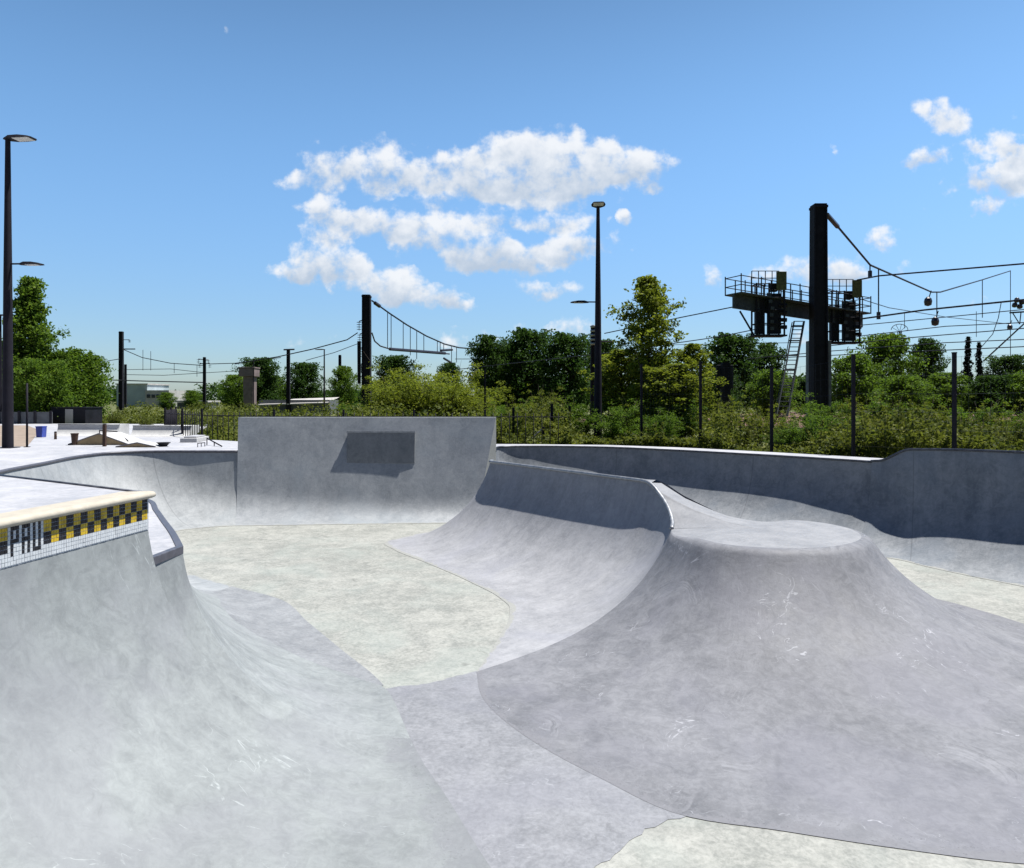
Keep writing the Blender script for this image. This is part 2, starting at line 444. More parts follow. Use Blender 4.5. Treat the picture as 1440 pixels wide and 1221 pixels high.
# --- near-left wall under the tile band (camera side -> corner), then the hip below the ledge
near = [(1.2, 3.4, -4.32, 1.4, .36), (.45, 4.4, -4.18, 3.4, .36), (-.16, 5.46, -3.93, 5.4, .36), (-.62, 6.5, -3.75, 6.45, .36), (-.86, 7.0, K[0], K[1], .36)]
ledge = [(-.86, 7.0, K[0], K[1], 0), (-1.08, 7.55, -3.58, 7.72, 0)]
hip = [(-1.08, 7.55, -3.58, 7.72, 0), (-1.54, 8.8, -3.75, 8.02, 0), (-2.5, 10.3, -4.1, 8.62, 0), (-3.3, 11.5, -4.55, 9.35, 0), (-4.07, 12.7, -5.1, 10.25, 0), (-5.4, 13.7, -5.8, 11.35, 0),
       (-6.8, 14.8, -7.6, 12.7, 0), (-8.1, 15.7, -9.8, 13.7, 0), (-8.9, 16.6, -10.9, 14.7, 0), (-9.2, 17.3, -11.3, 15.8, 0), (-9.35, 18.1, -11.65, 17.6, 0), (-9.4, 18.7, -12.1, 20.0, 0),
       (-9.33, 19.15, -12.05, 20.9, 0), (-9.05, 19.6, -11.5, 21.55, 0), (-8.6, 20.0, -10.4, 21.8, 0), (-7.9, 20.25, -8.34, 21.76, 0)]
hip = [h+(q,) for h, q in zip(hip, (84,)*7+(82, 78, 74, 72, 72, 72, 72, 73, 73, 74))]; assert all(len(h) == 6 for h in hip), len(hip)
far = [(-7.9, 20.25, -8.47, 22, 1.05), (-1.55, 20.75, -.5, 22, 1.05)]
corner = [(-1.55, 20.75, -.5, 22, 0), (-.6, 21.2, -.55, 23.0, 0), (.4, 21.6, -.36, 24.1, 0), (1.3, 21.75, .7, 24.3, 0), (2.5, 21.6, 2.9, 23.9, 0), (3.9, 20.5, 4.96, 22.55, 0), (5.4, 19.1, 6.75, 20.95, 0), (6.9, 17.8, 8.2, 19.5, 0), (8.0, 16.8, 9.25, 18.3, 0)]
right = [(8.0, 16.8, 9.25, 18.3, 0.02), (8.25, 16.5, 9.42, 18.08, .06), (8.5, 16.2, 9.6, 17.88, .2), (8.7, 15.95, 9.76, 17.62, .35), (8.9, 15.4, 9.98, 17.25, .39), (9.8, 13.75, 11.1, 15.55, .45), (10.7, 12.4, 12.3, 13.9, .46), (11.7, 11, 13.4, 11.9, .42), (12, 8.8, 14, 9, .3), (11.8, 5.8, 14, 4.8, .05), (10.6, 4.4, 12, 2.2, .0),
         (6, 4.1, 6, 1.9, 0), (2.2, 3.9, .6, 1.7, 0), (1.2, 3.4, -4.32, 1.4, 0)]
right = [p+(80,) for p in right]; corner = [p+(85,) for p in corner]
d_near = interp(near, 8); d_ledge = interp(ledge, 8); d_hip = interp(hip, 9, pch=True)
d_far = interp(far, 24); d_corner = interp(corner, 9); d_right = interp(right, 9, pch=True)

# island
spineL = [(-2.6, 19.0, -.50, 18.45, 0), (-3.2, 17.9, -.56, 18.25, 0), (-2.85, 17.1, -.18, 17.7, 0), (-1.9, 15.7, .75, 16.42, 0), (-.75, 13.9, 1.95, 14.76, 0), (-.22, 12.9, 2.5, 14.0, 0), (-.04, 12.3, 2.66, 13.75, -.03), (-.05, 11.7, 2.8, 13.42, -.22), (-.14, 11.1, 2.86, 12.95, -.43), (-.28, 10.3, 2.84, 12.6, -.58), (-.47, 9.4, 2.76, 12.3, -.645)]
volc = [(-.47, 9.4, 2.76, 12.3, -.645), (-.36, 8.6, 2.66, 11.85, -.65), (.25, 7.45, 2.72, 11.2, -.65), (.85, 6.75, 2.86, 10.8, -.65), (1.4, 6.2, 3.1, 10.48, -.65), (2.27, 5.93, 3.55, 10.25, -.65), (3.1, 5.7, 4.0, 10.18, -.65), (4.1, 5.5, 4.5, 10.22, -.65), (5.6, 5.6, 4.95, 10.4, -.65), (7.1, 6.4, 5.35, 10.7, -.65), (8.0, 8.0, 5.65, 11.1, -.65), (8.3, 9.7, 5.8, 11.55, -.65), (8.25, 11.2, 5.8, 12.05, -.65), (7.8, 12.6, 5.6, 12.55, -.65), (6.9, 13.9, 5.2, 12.95, -.66), (5.9, 14.8, 4.6, 13.3, -.68), (5.0, 15.4, 4.05, 13.7, -.62)]
spineR = [(5.0, 15.4, 4.05, 13.7, -.62), (4.7, 15.8, 3.4, 14.05, -.3), (4.4, 16.2, 2.86, 14.15, 0), (3.4, 17.6, 1.9, 15.3, 0), (1.9, 19.6, -.12, 18.2, 0), (1.2, 20.3, -.28, 18.45, 0), (-.8, 20.0, -.38, 18.55, 0), (-2.0, 19.6, -.46, 18.53, 0), (-2.6, 19.0, -.50, 18.45, 0)]
spineL = [p+(q,) for p, q in zip(spineL, (70, 76, 80, 80, 80, 80, 79, 75, 67, 60, 54))]; spineR = [p+(q,) for p, q in zip(spineR, (54, 70, 82, 84, 84, 84, 80, 75, 70))]; volc = [p+(54,) for p in volc]
d_sl = interp(spineL, 9, pch=True); d_v = interp(volc, 9); d_sr = interp(spineR, 9, pch=True)

# --- setting: floor, channel, deck, ground
def poly_mesh(name, loops, z, mat, kind='structure', label=None):
    """flat polygon with holes"""
    vs, es, = [], []
    for lp in loops:
        b = len(vs); vs += [Vector((p[0], p[1])) for p in lp]
        es += [(b+i, b+(i+1) % len(lp)) for i in range(len(lp))]
    r = delaunay_2d_cdt(vs, es, [], 0, 1e-5)
    P, F = r[0], r[2]
    def inside(x, y, lp):
        c = False; n = len(lp); j = n-1
        for i in range(n):
            xi, yi, xj, yj = lp[i][0], lp[i][1], lp[j][0], lp[j][1]
            if (yi > y) != (yj > y) and x < (xj-xi)*(y-yi)/(yj-yi+1e-12)+xi: c = not c
            j = i
        return c
    fs = []
    for f in F:
        cx = sum(P[i].x for i in f)/len(f); cy = sum(P[i].y for i in f)/len(f)
        if inside(cx, cy, loops[0]) and not any(inside(cx, cy, h) for h in loops[1:]): fs.append(tuple(f))
    mb = MB(); mb.v = [(p.x, p.y, z) for p in P]; mb.f = fs; mb.m = [0]*len(fs)
    o = mb.build(name, mat)
    me = o.data
    bm = bmesh.new(); bm.from_mesh(me); bmesh.ops.delete(bm, geom=[v for v in bm.verts if not v.link_faces], context='VERTS')
    for f in bm.faces:
        if f.normal.z < 0: f.normal_flip()
    bm.to_mesh(me); bm.free()
    if kind: o['kind'] = kind
    return o
rim = []
for ds in (d_near, d_ledge, d_hip, d_far, d_corner, d_right):
    for s in ds:
        q = (s[2], s[3])
        if not rim or math.hypot(q[0]-rim[-1][0], q[1]-rim[-1][1]) > .02: rim.append(q)
if math.hypot(rim[0][0]-rim[-1][0], rim[0][1]-rim[-1][1]) < .05: rim.pop()
deck_out = [(-60, -9), (18, -9), (18, 12), (15.5, 16.9), (12.8, 18.1), (10.3, 19.15), (9.2, 20.3), (7.6, 21.95), (5.7, 23.7), (3.3, 25.1), (-.5, 25.6), (-9, 26.2), (-12.2, 28.4), (-15.6, 32.2), (-19, 46), (-60, 50)]
poly_mesh('skatepark_deck', [deck_out, rim], 0, M['deck'])
fl = [(-14, -1), (17, -1), (17, 26), (-14, 26)]
poly_mesh('bowl_floor', [fl], FL-.004, M['floor'])
chan = [(-2.2, 9.75), (-1.62, 8.86), (-1.2, 8.95), (-.47, 9.42), (.2, 9.3), (1.6, 7), (1.5, 6.18), (1.42, 6.14), (1.15, 5.92), (.62, 5.5), (.2, 5.0), (.9, 4), (-1, 4.5), (-2, 7), (-3, 9)]
rag = []
for i in range(len(chan)):
    a, b = Vector(chan[i]), Vector(chan[(i+1) % len(chan)]); n_ = max(1, int((b-a).length/.07))
    for k in range(n_):
        p = a.lerp(b, k/n_); nn_ = Vector((-(b-a).y, (b-a).x)).normalized()
        p += nn_*(random.gauss(0, .014)+.03*math.sin(p.x*5+p.y*3)+.02*math.sin(p.x*13-p.y*9)); rag.append((p.x, p.y))
poly_mesh('bowl_channel', [rag], FL, M['channel'])
big = [(-2500, -400), (2500, -400), (2500, 3500), (-2500, 3500)]
hole = [(-59.5, -8.5), (17.5, -8.5), (17.5, 11.8), (15.2, 16.6), (10.2, 18.9), (5.6, 23.4), (3.2, 24.8), (-.6, 25.3), (-9.2, 25.9), (-12.5, 28.1), (-16, 32), (-19.4, 45.5), (-59.5, 49.5)]
poly_mesh('ground', [big, hole], GR, M['grass'])
# deck edge skirt
mb = MB(); n = len(deck_out)
for i in range(n):
    a, b = deck_out[i], deck_out[(i+1) % n]
    mb.add([(a[0], a[1], -.002), (b[0], b[1], -.002), (b[0], b[1], -.8), (a[0], a[1], -.8)], [(0, 1, 2, 3)])
setp(mb.build('deck_edge', M['whiteconc']), kind='structure')
# railway bed beyond the fence
TD = Vector((-.74, .67, 0)).normalized()      # direction of the tracks
TN = Vector((.67, .74, 0)).normalized()       # across them, away from the park
def track(o, s, z): return Vector((14, 40, 0))+TN*o+TD*s+Vector((0, 0, z))
mb = MB(); mb.add([track(8, -150, GR+.03), track(8, 25, GR+.03), track(70, 25, GR+.03), track(70, -150, GR+.03)], [(0, 3, 2, 1)])
setp(mb.build('railway_bed', M['ballast']), kind='structure')
mb = MB()
mb.add([(-46, 24.2, .004), (-16.5, 24.2, .004), (-24.2, 36.5, .004), (-30, 44, .004), (-46, 44, .004)], [(0, 1, 2, 3, 4)])
setp(mb.build('bare_earth_path', M['dirt']), kind='structure')

# --- bowl walls
t = thing('bowl_wall', 'curved grey concrete bowl wall at left, running from the ledge corner round to the tall far wall', 'bowl wall', (-9.4, 18, FL))
ksp = next(i for i, s in enumerate(d_hip) if s[0] < -5.39)
hr, hu = wall_rows(d_hip[:ksp+1], n=160); lo_r, lo_u, up_r, up_u = [], [], [], []
for q, row, uvr in zip(d_hip, hr, hu):           # the smooth blue grey fillet along the foot, then the fan above it
    fr = .42*max(0, min(1, (-1.6-q[0])/2.0))**.8*(1-.55*max(0, min(1, (-4.1-q[0])/1.3)))
    P_ = [Vector(p) for p in row]
    def pick(f): x = f*160; i = min(159, int(x)); return P_[i].lerp(P_[i+1], x-i)
    def pku(f): return (uvr[0][0], uvr[-1][1]*f)
    fl_ = [fr*i/10 for i in range(11)]; fu_ = [fr+(1-fr)*i/32 for i in range(33)]
    lo_r.append([pick(f) for f in fl_]); lo_u.append([pku(f) for f in fl_]); up_r.append([pick(f) for f in fu_]); up_u.append([pku(f) for f in fu_])
j0 = next(i for i, q in enumerate(d_hip) if q[0] < -1.6)
mb = MB(); mb.grid(up_r, uv=up_u); mb.build('hip', M['hip'], t, True)
mb = MB(); mb.grid(lo_r[j0:], uv=lo_u[j0:]); mb.build('fillet', M['channel_up'], t, True)
mb = MB(); loft(mb, d_hip[ksp:]); mb.build('transition', M['wall_far'], t, True)
mb = MB(); mb.path([p for i, p in enumerate(coping_pts(d_hip, .0, .005)) if p[1] > 12.1], .045); mb.build('coping', M['edge'], t, True)

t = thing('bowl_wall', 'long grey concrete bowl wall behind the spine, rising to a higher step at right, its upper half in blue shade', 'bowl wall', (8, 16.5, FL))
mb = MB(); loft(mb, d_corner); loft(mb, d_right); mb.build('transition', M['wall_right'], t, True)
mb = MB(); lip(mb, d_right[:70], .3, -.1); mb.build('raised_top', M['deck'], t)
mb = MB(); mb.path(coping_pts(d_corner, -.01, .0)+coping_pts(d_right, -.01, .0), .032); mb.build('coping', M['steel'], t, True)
# deck rim strip shows white in the sun behind the low part (part of deck)

# --- far extension wall
THX = R(74)
t = thing('extension_wall', 'tall straight grey concrete wall at the far end of the bowl, above the deck, with a protruding box on it', 'skate wall', (-4.5, 21, FL))
mb = MB(); rows = loft(mb, d_far, th=THX); lip(mb, d_far, .38, -.1)
mb.build('wall', M['ext'], t, True, sharp=35)
mb = MB()
for r, sgn in ((rows[0], -1), (rows[-1], 1)):
    s = d_far[0] if sgn < 0 else d_far[-1]
    prof_ = [Vector(p) for p in r]; back = Vector((prof_[-1].x, prof_[-1].y+.38, 1.05)); low = Vector((back.x, back.y, FL))
    for a, b in zip(prof_[:-1], prof_[1:]):
        lo_a = Vector((a.x, a.y, FL-.1)); lo_b = Vector((b.x, b.y, FL-.1))
        mb.add([a, b, lo_b, lo_a], [(0, 1, 2, 3) if sgn > 0 else (3, 2, 1, 0)])
    a = prof_[-1]; mb.add([a, back, low, Vector((a.x, a.y, FL))], [(0, 1, 2, 3) if sgn > 0 else (3, 2, 1, 0)])
mb.build('end_face', M['ext'], t)
def farwall_y(x, z):
    u = (x+8.47)/(7.97); s = [a*(1-u)+b*u for a, b in zip(far[0], far[1])]
    D = math.hypot(s[2]-s[0], s[3]-s[1]); pr, L = profile(D, s[4]-FL-.002, THX, 60)
    for (q0, z0), (q1, z1) in zip(pr[:-1], pr[1:]):
        if z0 <= z-FL-.002 <= z1:
            q = q0+(q1-q0)*(z-FL-.002-z0)/(z1-z0+1e-9); return s[1]+(s[3]-s[1])*q/D
    return s[3]
xa, xb, zt, zb = -5.02, -2.96, .6, -.34
yt = farwall_y(-4, zt)-.19; yb = farwall_y(-4, zb)-.005
mb = MB()
mb.add([(xa, yt, zt), (xb, yt, zt), (xb, yb, zb), (xa, yb, zb), (xa, yt+.5, zt), (xb, yt+.5, zt), (xb, yb+.5, zb), (xa, yb+.5, zb)],
       [(3, 2, 1, 0), (0, 1, 5, 4), (1, 2, 6, 5), (3, 0, 4, 7), (2, 3, 7, 6)])
bx = mb.build('protruding_box', M['boxface'], t, bevel=.008)
mb = MB(); mb.box(((xa+xb)/2, yt+.012, zt+.014), (xb-xa+.03, .06, .05)); mb.build('box_edge', M['galv'], bx)

# --- near-left raised block with pool coping and tiles
t = thing('pool_block', 'raised concrete pool corner at left with cream coping and a checkered tile band reading PAU', 'pool corner', (-5, 5, 0))
mb = MB(); loft(mb, d_near, n=30); loft(mb, d_ledge, n=30)
mb.build('transition', M['wall_near'], t, True)
frontl = [(s[2], s[3]) for s in d_near]
blk = [(-4.3, -4)]+frontl+[(-6.33, 8.78), (-12.5, 12.4), (-12.5, -4)]
ZT = .66
mb = MB()
top = [Vector((p[0], p[1], ZT)) for p in blk]; tri = tessellate_polygon([top])
fs = []
for f in tri:
    a, b, c = (top[i] for i in f)
    fs.append(f if (b-a).cross(c-a).z > 0 else f[::-1])
mb.add(top, fs)
n = len(top)
for i in range(n):
    a, b = top[i], top[(i+1) % n]
    mb.add([a, b, Vector((b.x, b.y, -.0)), Vector((a.x, a.y, -.0))], [(0, 1, 2, 3)])
mb.build('block', M['deck'], t)
mb = MB(); mb.path([(K[0]-.06, K[1]+.05, ZT-.01), (-6.33, 8.78, ZT-.01), (-12.4, 12.38, ZT-.01)], .03); mb.build('back_edge', M['steel'], t, True)
# bullnose coping
pts = [(-4.3, -4)]+frontl
dirv = Vector((frontl[-1][0]-frontl[-2][0], frontl[-1][1]-frontl[-2][1])).normalized()
pr = [(-.30, .0), (-.30, .012), (.0, .026), (.05, .022), (.075, .004), (.078, -.02), (.066, -.034), (.04, -.044), (.0, -.045), (-.02, -.045)]
rows = []
def nrm(i):
    a, b = pts[max(0, i-1)], pts[min(len(pts)-1, i+1)]
    d = Vector((b[0]-a[0], b[1]-a[1])).normalized(); return Vector((d.y, -d.x))
for i, p in enumerate(pts):
    nn = nrm(i); rows.append([(p[0]+nn.x*q, p[1]+nn.y*q, ZT+z) for q, z in pr])
nn = nrm(len(pts)-1); e = Vector(pts[-1])+dirv*.03
rows.append([(e.x+nn.x*q*.95, e.y+nn.y*q*.95, ZT+z*.9) for q, z in pr])
e = Vector(pts[-1])+dirv*.045
rows.append([(e.x+nn.x*q*.8, e.y+nn.y*q*.8, ZT+z*.5-.005) for q, z in pr])
mb = MB(); mb.grid(rows); mb.add(rows[-1], [tuple(range(len(pr)))])
mb.build('coping', M['coping'], t, True, sharp=50)
# coping joints
# tiles: 9 rows, column 0 at the corner
mbg = MB()
for a, b in zip(pts[:-1], pts[1:]):
    nn_ = Vector((b[1]-a[1], -(b[0]-a[0]))).normalized()*.012
    mbg.add([(a[0]+nn_.x, a[1]+nn_.y, .30), (b[0]+nn_.x, b[1]+nn_.y, .30), (b[0]+nn_.x, b[1]+nn_.y, ZT-.043), (a[0]+nn_.x, a[1]+nn_.y, ZT-.043)], [(0, 1, 2, 3)])
    mbg.add([(a[0]+nn_.x, a[1]+nn_.y, .30), (b[0]+nn_.x, b[1]+nn_.y, .30), (b[0]-nn_.x, b[1]-nn_.y, .30), (a[0]-nn_.x, a[1]-nn_.y, .30)], [(0, 1, 2, 3)])
rev = [Vector((p[0], p[1])) for p in pts[::-1]]
cum = [0]
for a, b in zip(rev[:-1], rev[1:]): cum.append(cum[-1]+(b-a).length)
def along(s):
    for i in range(len(cum)-1):
        if s <= cum[i+1] or i == len(cum)-2:
            u = (s-cum[i])/(cum[i+1]-cum[i]); p = rev[i].lerp(rev[i+1], u); d = (rev[i+1]-rev[i]).normalized()
            return p, d
PX = .0263; RH = .0335; TOPZ = ZT-.05
GL = {'P': ['111', '101', '101', '111', '100', '100', '100'], 'A': ['111', '101', '101', '111', '101', '101', '101'], 'U': ['101', '101', '101', '101', '101', '101', '111']}
def tile_at(c, r):
    """colour of the tile, columns counted leftwards from the corner"""
    ncheck = 16
    def chk(k):
        if r > 5: return 'w'
        blk_top = (k % 2 == 0)
        return 'b' if (r < 3) == blk_top else 'y'
    if c < 3*ncheck: return chk(c//3)
    q = c-3*ncheck
    word = 1+3+1+3+1+3+1
    if q < word:
        for gi, ch in enumerate('UAP'):
            s0 = 1+gi*4
            if s0 <= q < s0+3:
                col = 2-(q-s0)
                if r < 7 and GL[ch][r][col] == '1': return 'b'
        return 'w'
    q -= word
    if q < 3*26:
        return chk(q//3+1) if r < 6 else 'w'
    return 'w'
tidx = {'w': 1, 'b': 2, 'y': 3}
for c in range(160):
    sx_ = .02+PX*(c+.5)
    p, d = along(sx_); nn_ = Vector((-d.y, d.x))
    if nn_.x < 0: nn_ = -nn_
    for r in range(9):
        z = TOPZ-RH*(r+.5); w, h = PX*.44, RH*.44; jit = random.uniform(-.0012, .0012)
        q = [(p.x+d.x*a+nn_.x*(.016+jit), p.y+d.y*a+nn_.y*(.016+jit), z+b) for a, b in ((w, -h), (-w, -h), (-w, h), (w, h))]
        q2 = [(p.x+d.x*a+nn_.x*.011, p.y+d.y*a+nn_.y*.011, z+b) for a, b in ((w, -h), (-w, -h), (-w, h), (w, h))]
        mbg.add(q+q2, [(0, 1, 2, 3), (0, 4, 5, 1), (1, 5, 6, 2), (2, 6, 7, 3), (3, 7, 4, 0)], tidx[tile_at(c, r)])
mbg.build('tile_band', [M['grout'], M['tile_w'], M['tile_b'], M['tile_y']], t)

# ledge edging below the block
mb = MB()
ed = [(K[0]+.0, K[1]+.03, .0), (-3.58, 7.72, .0)]
def edging(mb, pts, w, h, inset=0):
    """square-section strip along a line, top just above it"""
    k = len(pts); rows = []
    for i, p in enumerate(pts):
        a, b = Vector(pts[max(0, i-1)]), Vector(pts[min(k-1, i+1)])
        d0 = (Vector(pts[i])-a); d1 = (b-Vector(pts[i]))
        d0 = d0.normalized() if d0.length > 0 else d1.normalized(); d1 = d1.normalized() if d1.length > 0 else d0
        n0 = Vector((-d0.y, d0.x, 0)); n1 = Vector((-d1.y, d1.x, 0)); nb = (n0+n1).normalized(); nb = nb/max(.35, nb.dot(n0))
        c = Vector(p)
        rows.append([c-nb*inset+Vector((0, 0, -h)), c-nb*inset+Vector((0, 0, .012)), c+nb*(w-inset)+Vector((0, 0, .012)), c+nb*(w-inset)+Vector((0, 0, -h)), c-nb*inset+Vector((0, 0, -h))])
    mb.grid(rows); mb.add(rows[0][:4], [(0, 1, 2, 3)]); mb.add(rows[-1][:4], [(3, 2, 1, 0)])
hp = [p for p in coping_pts(d_hip) if p[1] < 12.2]
edging(mb, [(K[0]+.02, K[1]+.06, 0)]+[(-3.58, 7.72, 0)]+hp[2:], .075, .07, .012)
mb.build('ledge_edge', M['edge'], t, bevel=.006)

# --- spine
t = thing('spine_ramp', 'pale concrete spine in the middle of the bowl with a thin coping on its ridge', 'spine ramp', (0, 15.5, FL))
mb = MB(); loft(mb, d_sl); loft(mb, d_sr); mb.build('transition', M['spine'], t, True)
mb = MB()
ridgeL = [(s[2], s[3], s[4]) for s in d_sl]; ridgeR = [(s[2], s[3], s[4]) for s in d_sr]
def resample(p, n):
    p = [Vector(q) for q in p]; c = [0]
    for a, b in zip(p[:-1], p[1:]): c.append(c[-1]+(b-a).length)
    out = []
    for i in range(n):
        s = c[-1]*i/(n-1); j = 0
        while j < len(c)-2 and c[j+1] < s: j += 1
        out.append(p[j].lerp(p[j+1], (s-c[j])/max(1e-9, c[j+1]-c[j])))
    return out
# flat ridge between the two faces (far end to the bend)
L1 = resample([p for p in ridgeL if p[1] > 13.7 or p[2] > -.02], 30); R1 = resample([p for p in ridgeR if p[2] > -.01][::-1], 30)
mb.grid([[a, b] for a, b in zip(L1, R1)])
mb.build('ridge', M['platform'], t)
mb = MB(); rp = [p for i, p in enumerate(ridgeL)]
mb.path([(p[0], p[1], p[2]+.012) for p in rp], .04); mb.build('coping', M['galv'], t, True)
# --- volcano
t = thing('volcano_ramp', 'broad grey concrete volcano ramp with a round flat top, in the right foreground', 'volcano ramp', (4, 10, FL))
rows, uvs = wall_rows(d_v, n=34); nn_v = len(rows); topv = []
for i, (rw_, uw_) in enumerate(zip(rows, uvs)):          # the lip rolls over softly into the flat top
    e = i/(nn_v-1); wgt = min(1, e/.14, (1-e)/.14); wgt = wgt*wgt*(3-2*wgt)
    p = Vector(rw_[-1]); dd_ = Vector((4.15-p.x, 11.75-p.y, 0)).normalized()
    for k, ang_ in enumerate((48, 40, 31, 22, 13, 5)):
        p = p+(dd_*math.cos(R(ang_))+Vector((0, 0, math.sin(R(ang_))*wgt)))*.034*max(wgt, .02)
        rw_.append(tuple(p)); uw_.append((uw_[0][0], uw_[-1][1]+.034))
    topv.append(p.copy())
mb = MB(); mb.grid(rows, uv=uvs); mb.build('slope', M['volcano'], t, True)
mb = MB()
# upper rim plus the bank that runs back up to the spine's bend
bend = [Vector(p) for p in ridgeR if p[2] > -.62 and p[1] < 14.2 and p[0] > 2.8]
lowL = [Vector((s[2], s[3], s[4])) for s in d_sl if s[4] < -.005 or (s[3] < 13.9)][::1]
cen = [Vector((4.2, 11.7, -.64))]
# rounded rim of the platform: rings shrink to the centre
rng = topv+[Vector((3.4, 14.0, -.34)), Vector((2.95, 14.05, -.05))]+[p for p in lowL if p.z < -.01]
rows = []
C0 = Vector((4.15, 11.75, -.552))
for e in (1, .985, .97, .94, .9, .85, .8, .6, .3, 0.0):
    rr = []
    for p in rng+[rng[0]]:
        q = C0.lerp(p, e); k_ = e**2.2; q.z = p.z*k_+C0.z*(1-k_); rr.append(q)
    rows.append(rr)
mb.grid(rows[::-1]); mb.build('platform', M['platform'], t, True)

# ------------------------------------------------------------------ street furniture
def lamp_head(mb, o, ang, L, w):
    """flat tapering lantern pointing along ang from o"""
    d = Vector((math.cos(ang), math.sin(ang), 0)); s = Vector((-d.y, d.x, 0)); o = Vector(o)
    pr = [(0, .35, .05), (.25, .9, .09), (.6, 1, .085), (.9, .85, .05), (1, .6, .03)]
    rows = []
    for u, ww, h in pr:
        c = o+d*L*u; a = s*w/2*ww; z = Vector((0, 0, h))
        rows.append([c-a, c-a*.8+z, c+a*.8+z, c+a, c-a])
    mb.grid(rows); mb.add(rows[0][:4], [(0, 1, 2, 3)]); mb.add(rows[-1][:4], [(3, 2, 1, 0)])
def street_lamp(loc, H, r0, r1, up_ang, lo_z, lo_ang, label, Lu=1.05, wu=.5):
    t = thing('street_lamp', label, 'street lamp', loc, 'street lamps around the skatepark')
    x, y, z = loc
    mb = MB(); mb.bar((x, y, z), (x, y, z+H*.55), r0, r0*.55+r1*.45, 12); mb.bar((x, y, z+H*.55), (x, y, z+H), r0*.55+r1*.45, r1, 12); mb.build('post', M['post'], t, True, sharp=40)
    mb = MB(); mb.box((x, y, z+.012), (r0*3, r0*3, .025)); mb.build('base_plate', M['post'], t)
    mb = MB(); o = Vector((x, y, z+H-.02)); d = Vector((math.cos(up_ang), math.sin(up_ang), 0))
    lamp_head(mb, o-d*r1*1.4, up_ang, Lu, wu); h = mb.build('lamp_head', M['post'], t)
    mb = MB(); c = o+d*Lu*.55; mb.box((c.x, c.y, c.z-.008), (Lu*.55, wu*.7, .012), up_ang); mb.build('lens', M['lens'], h)
    if lo_z:
        d = Vector((math.cos(lo_ang), math.sin(lo_ang), 0)); o = Vector((x, y, lo_z))
        mb = MB(); mb.bar(o, o+d*.55, .028, .028, 8); mb.build('arm', M['post'], t, True)
        mb = MB(); lamp_head(mb, o+d*.42-Vector((0, 0, .04)), lo_ang, .78, .34); h = mb.build('lamp_head', M['post'], t)
        mb = MB(); c = o+d*.86; mb.box((c.x, c.y, c.z-.047), (.4, .22, .012), lo_ang); mb.build('lens', M['lens'], h)
    return t
p = at(11, 630, 23.5); street_lamp((p.x, p.y, 0), 10.2, .165, .075, R(-8), 6.08, R(-4), 'tall dark street lamp at the left edge with two lamp heads reaching right')
p = at(841, 630, 31); street_lamp((p.x, p.y, GR), 10.35, .18, .075, R(-95), 5.85, R(183), 'tall dark street lamp behind the bowl with its lower lamp head reaching left', .9, .62)
p = at(.5, 600, 47); street_lamp((p.x, p.y, GR), 7.5, .11, .06, R(-5), None, 0, 'slim dark street lamp half cut off by the left picture edge, behind the tall one', .6, .3)
p = at(456, 580, 72); street_lamp((p.x, p.y, GR), 7.0, .10, .06, R(180), None, 0, 'slim grey street lamp far behind the tall concrete wall, its head pointing left', 1.0, .35)

# bollards, bins and ramps on the far plaza
def on_deck(X, Y): d = EYE*1000/(Y-562); return Vector((atx(X, d), d, 0))
p = on_deck(38, 629); t = thing('fence_post', 'thin dark steel pole standing on the deck beside the tall left lamp', 'post', p)
mb = MB(); mb.bar(p, p+Vector((0, 0, 2.15)), .035, .03, 8); mb.build('post', M['post'], t, True); mb = MB(); mb.box(p+Vector((0, 0, .01)), (.14, .14, .02)); mb.build('base_plate', M['post'], t)
p = on_deck(147, 628); t = thing('bollard', 'dark brown square bollard in front of the tan ramp', 'bollard', p)
mb = MB(); mb.box(p+Vector((0, 0, .37)), (.1, .1, .74)); mb.build('post', M['bin'], t, bevel=.01); mb = MB(); mb.box(p+Vector((0, 0, .755)), (.085, .085, .03)); mb.build('cap', M['post'], t)
p = on_deck(78, 618); t = thing('bollard', 'small dark bollard on the white plaza left of the brown bin', 'bollard', p)
mb = MB(); mb.bar(p, p+Vector((0, 0, .28)), .05, .045, 10); mb.build('post', M['bin'], t, True); mb = MB(); mb.lathe(p+Vector((0, 0, .28)), [(.05, 0), (.04, .03), (.01, .04)], 10); mb.build('cap', M['post'], t, True)
p = on_deck(105, 626); t = thing('litter_bin', 'brown flared litter bin left of the tan ramp', 'litter bin', p)
mb = MB(); mb.lathe(p, [(.085, 0), (.09, .03), (.115, .36), (.12, .36), (.118, .38), (.10, .38), (.09, .2)], 14); mb.build('body', M['bin'], t, True, sharp=40); mb = MB(); mb.lathe(p+Vector((0, 0, .38)), [(.125, 0), (.13, .02), (.13, .035), (.1, .035)], 14); mb.build('rim', M['bin'], t, True)
p = on_deck(58, 615); t = thing('storage_bin', 'blue plastic bin at the end of the white bank ramp', 'bin', p)
mb = MB(); mb.box(p+Vector((0, 0, .22)), (.25, .28, .44), taper=1.12); mb.build('body', M['blue'], t, bevel=.01); mb = MB(); mb.box(p+Vector((0, 0, .455)), (.3, .33, .03)); mb.build('lid', M['blue'], t)
p = on_deck(230, 628); t = thing('planter_tub', 'black flared tub on the white deck right of the tan ramps', 'tub', p)
mb = MB(); mb.lathe(p, [(.10, 0), (.18, .1), (.22, .12), (.22, .14), (.19, .14), (.08, .05)], 16); mb.build('body', M['black'], t, True, sharp=40)
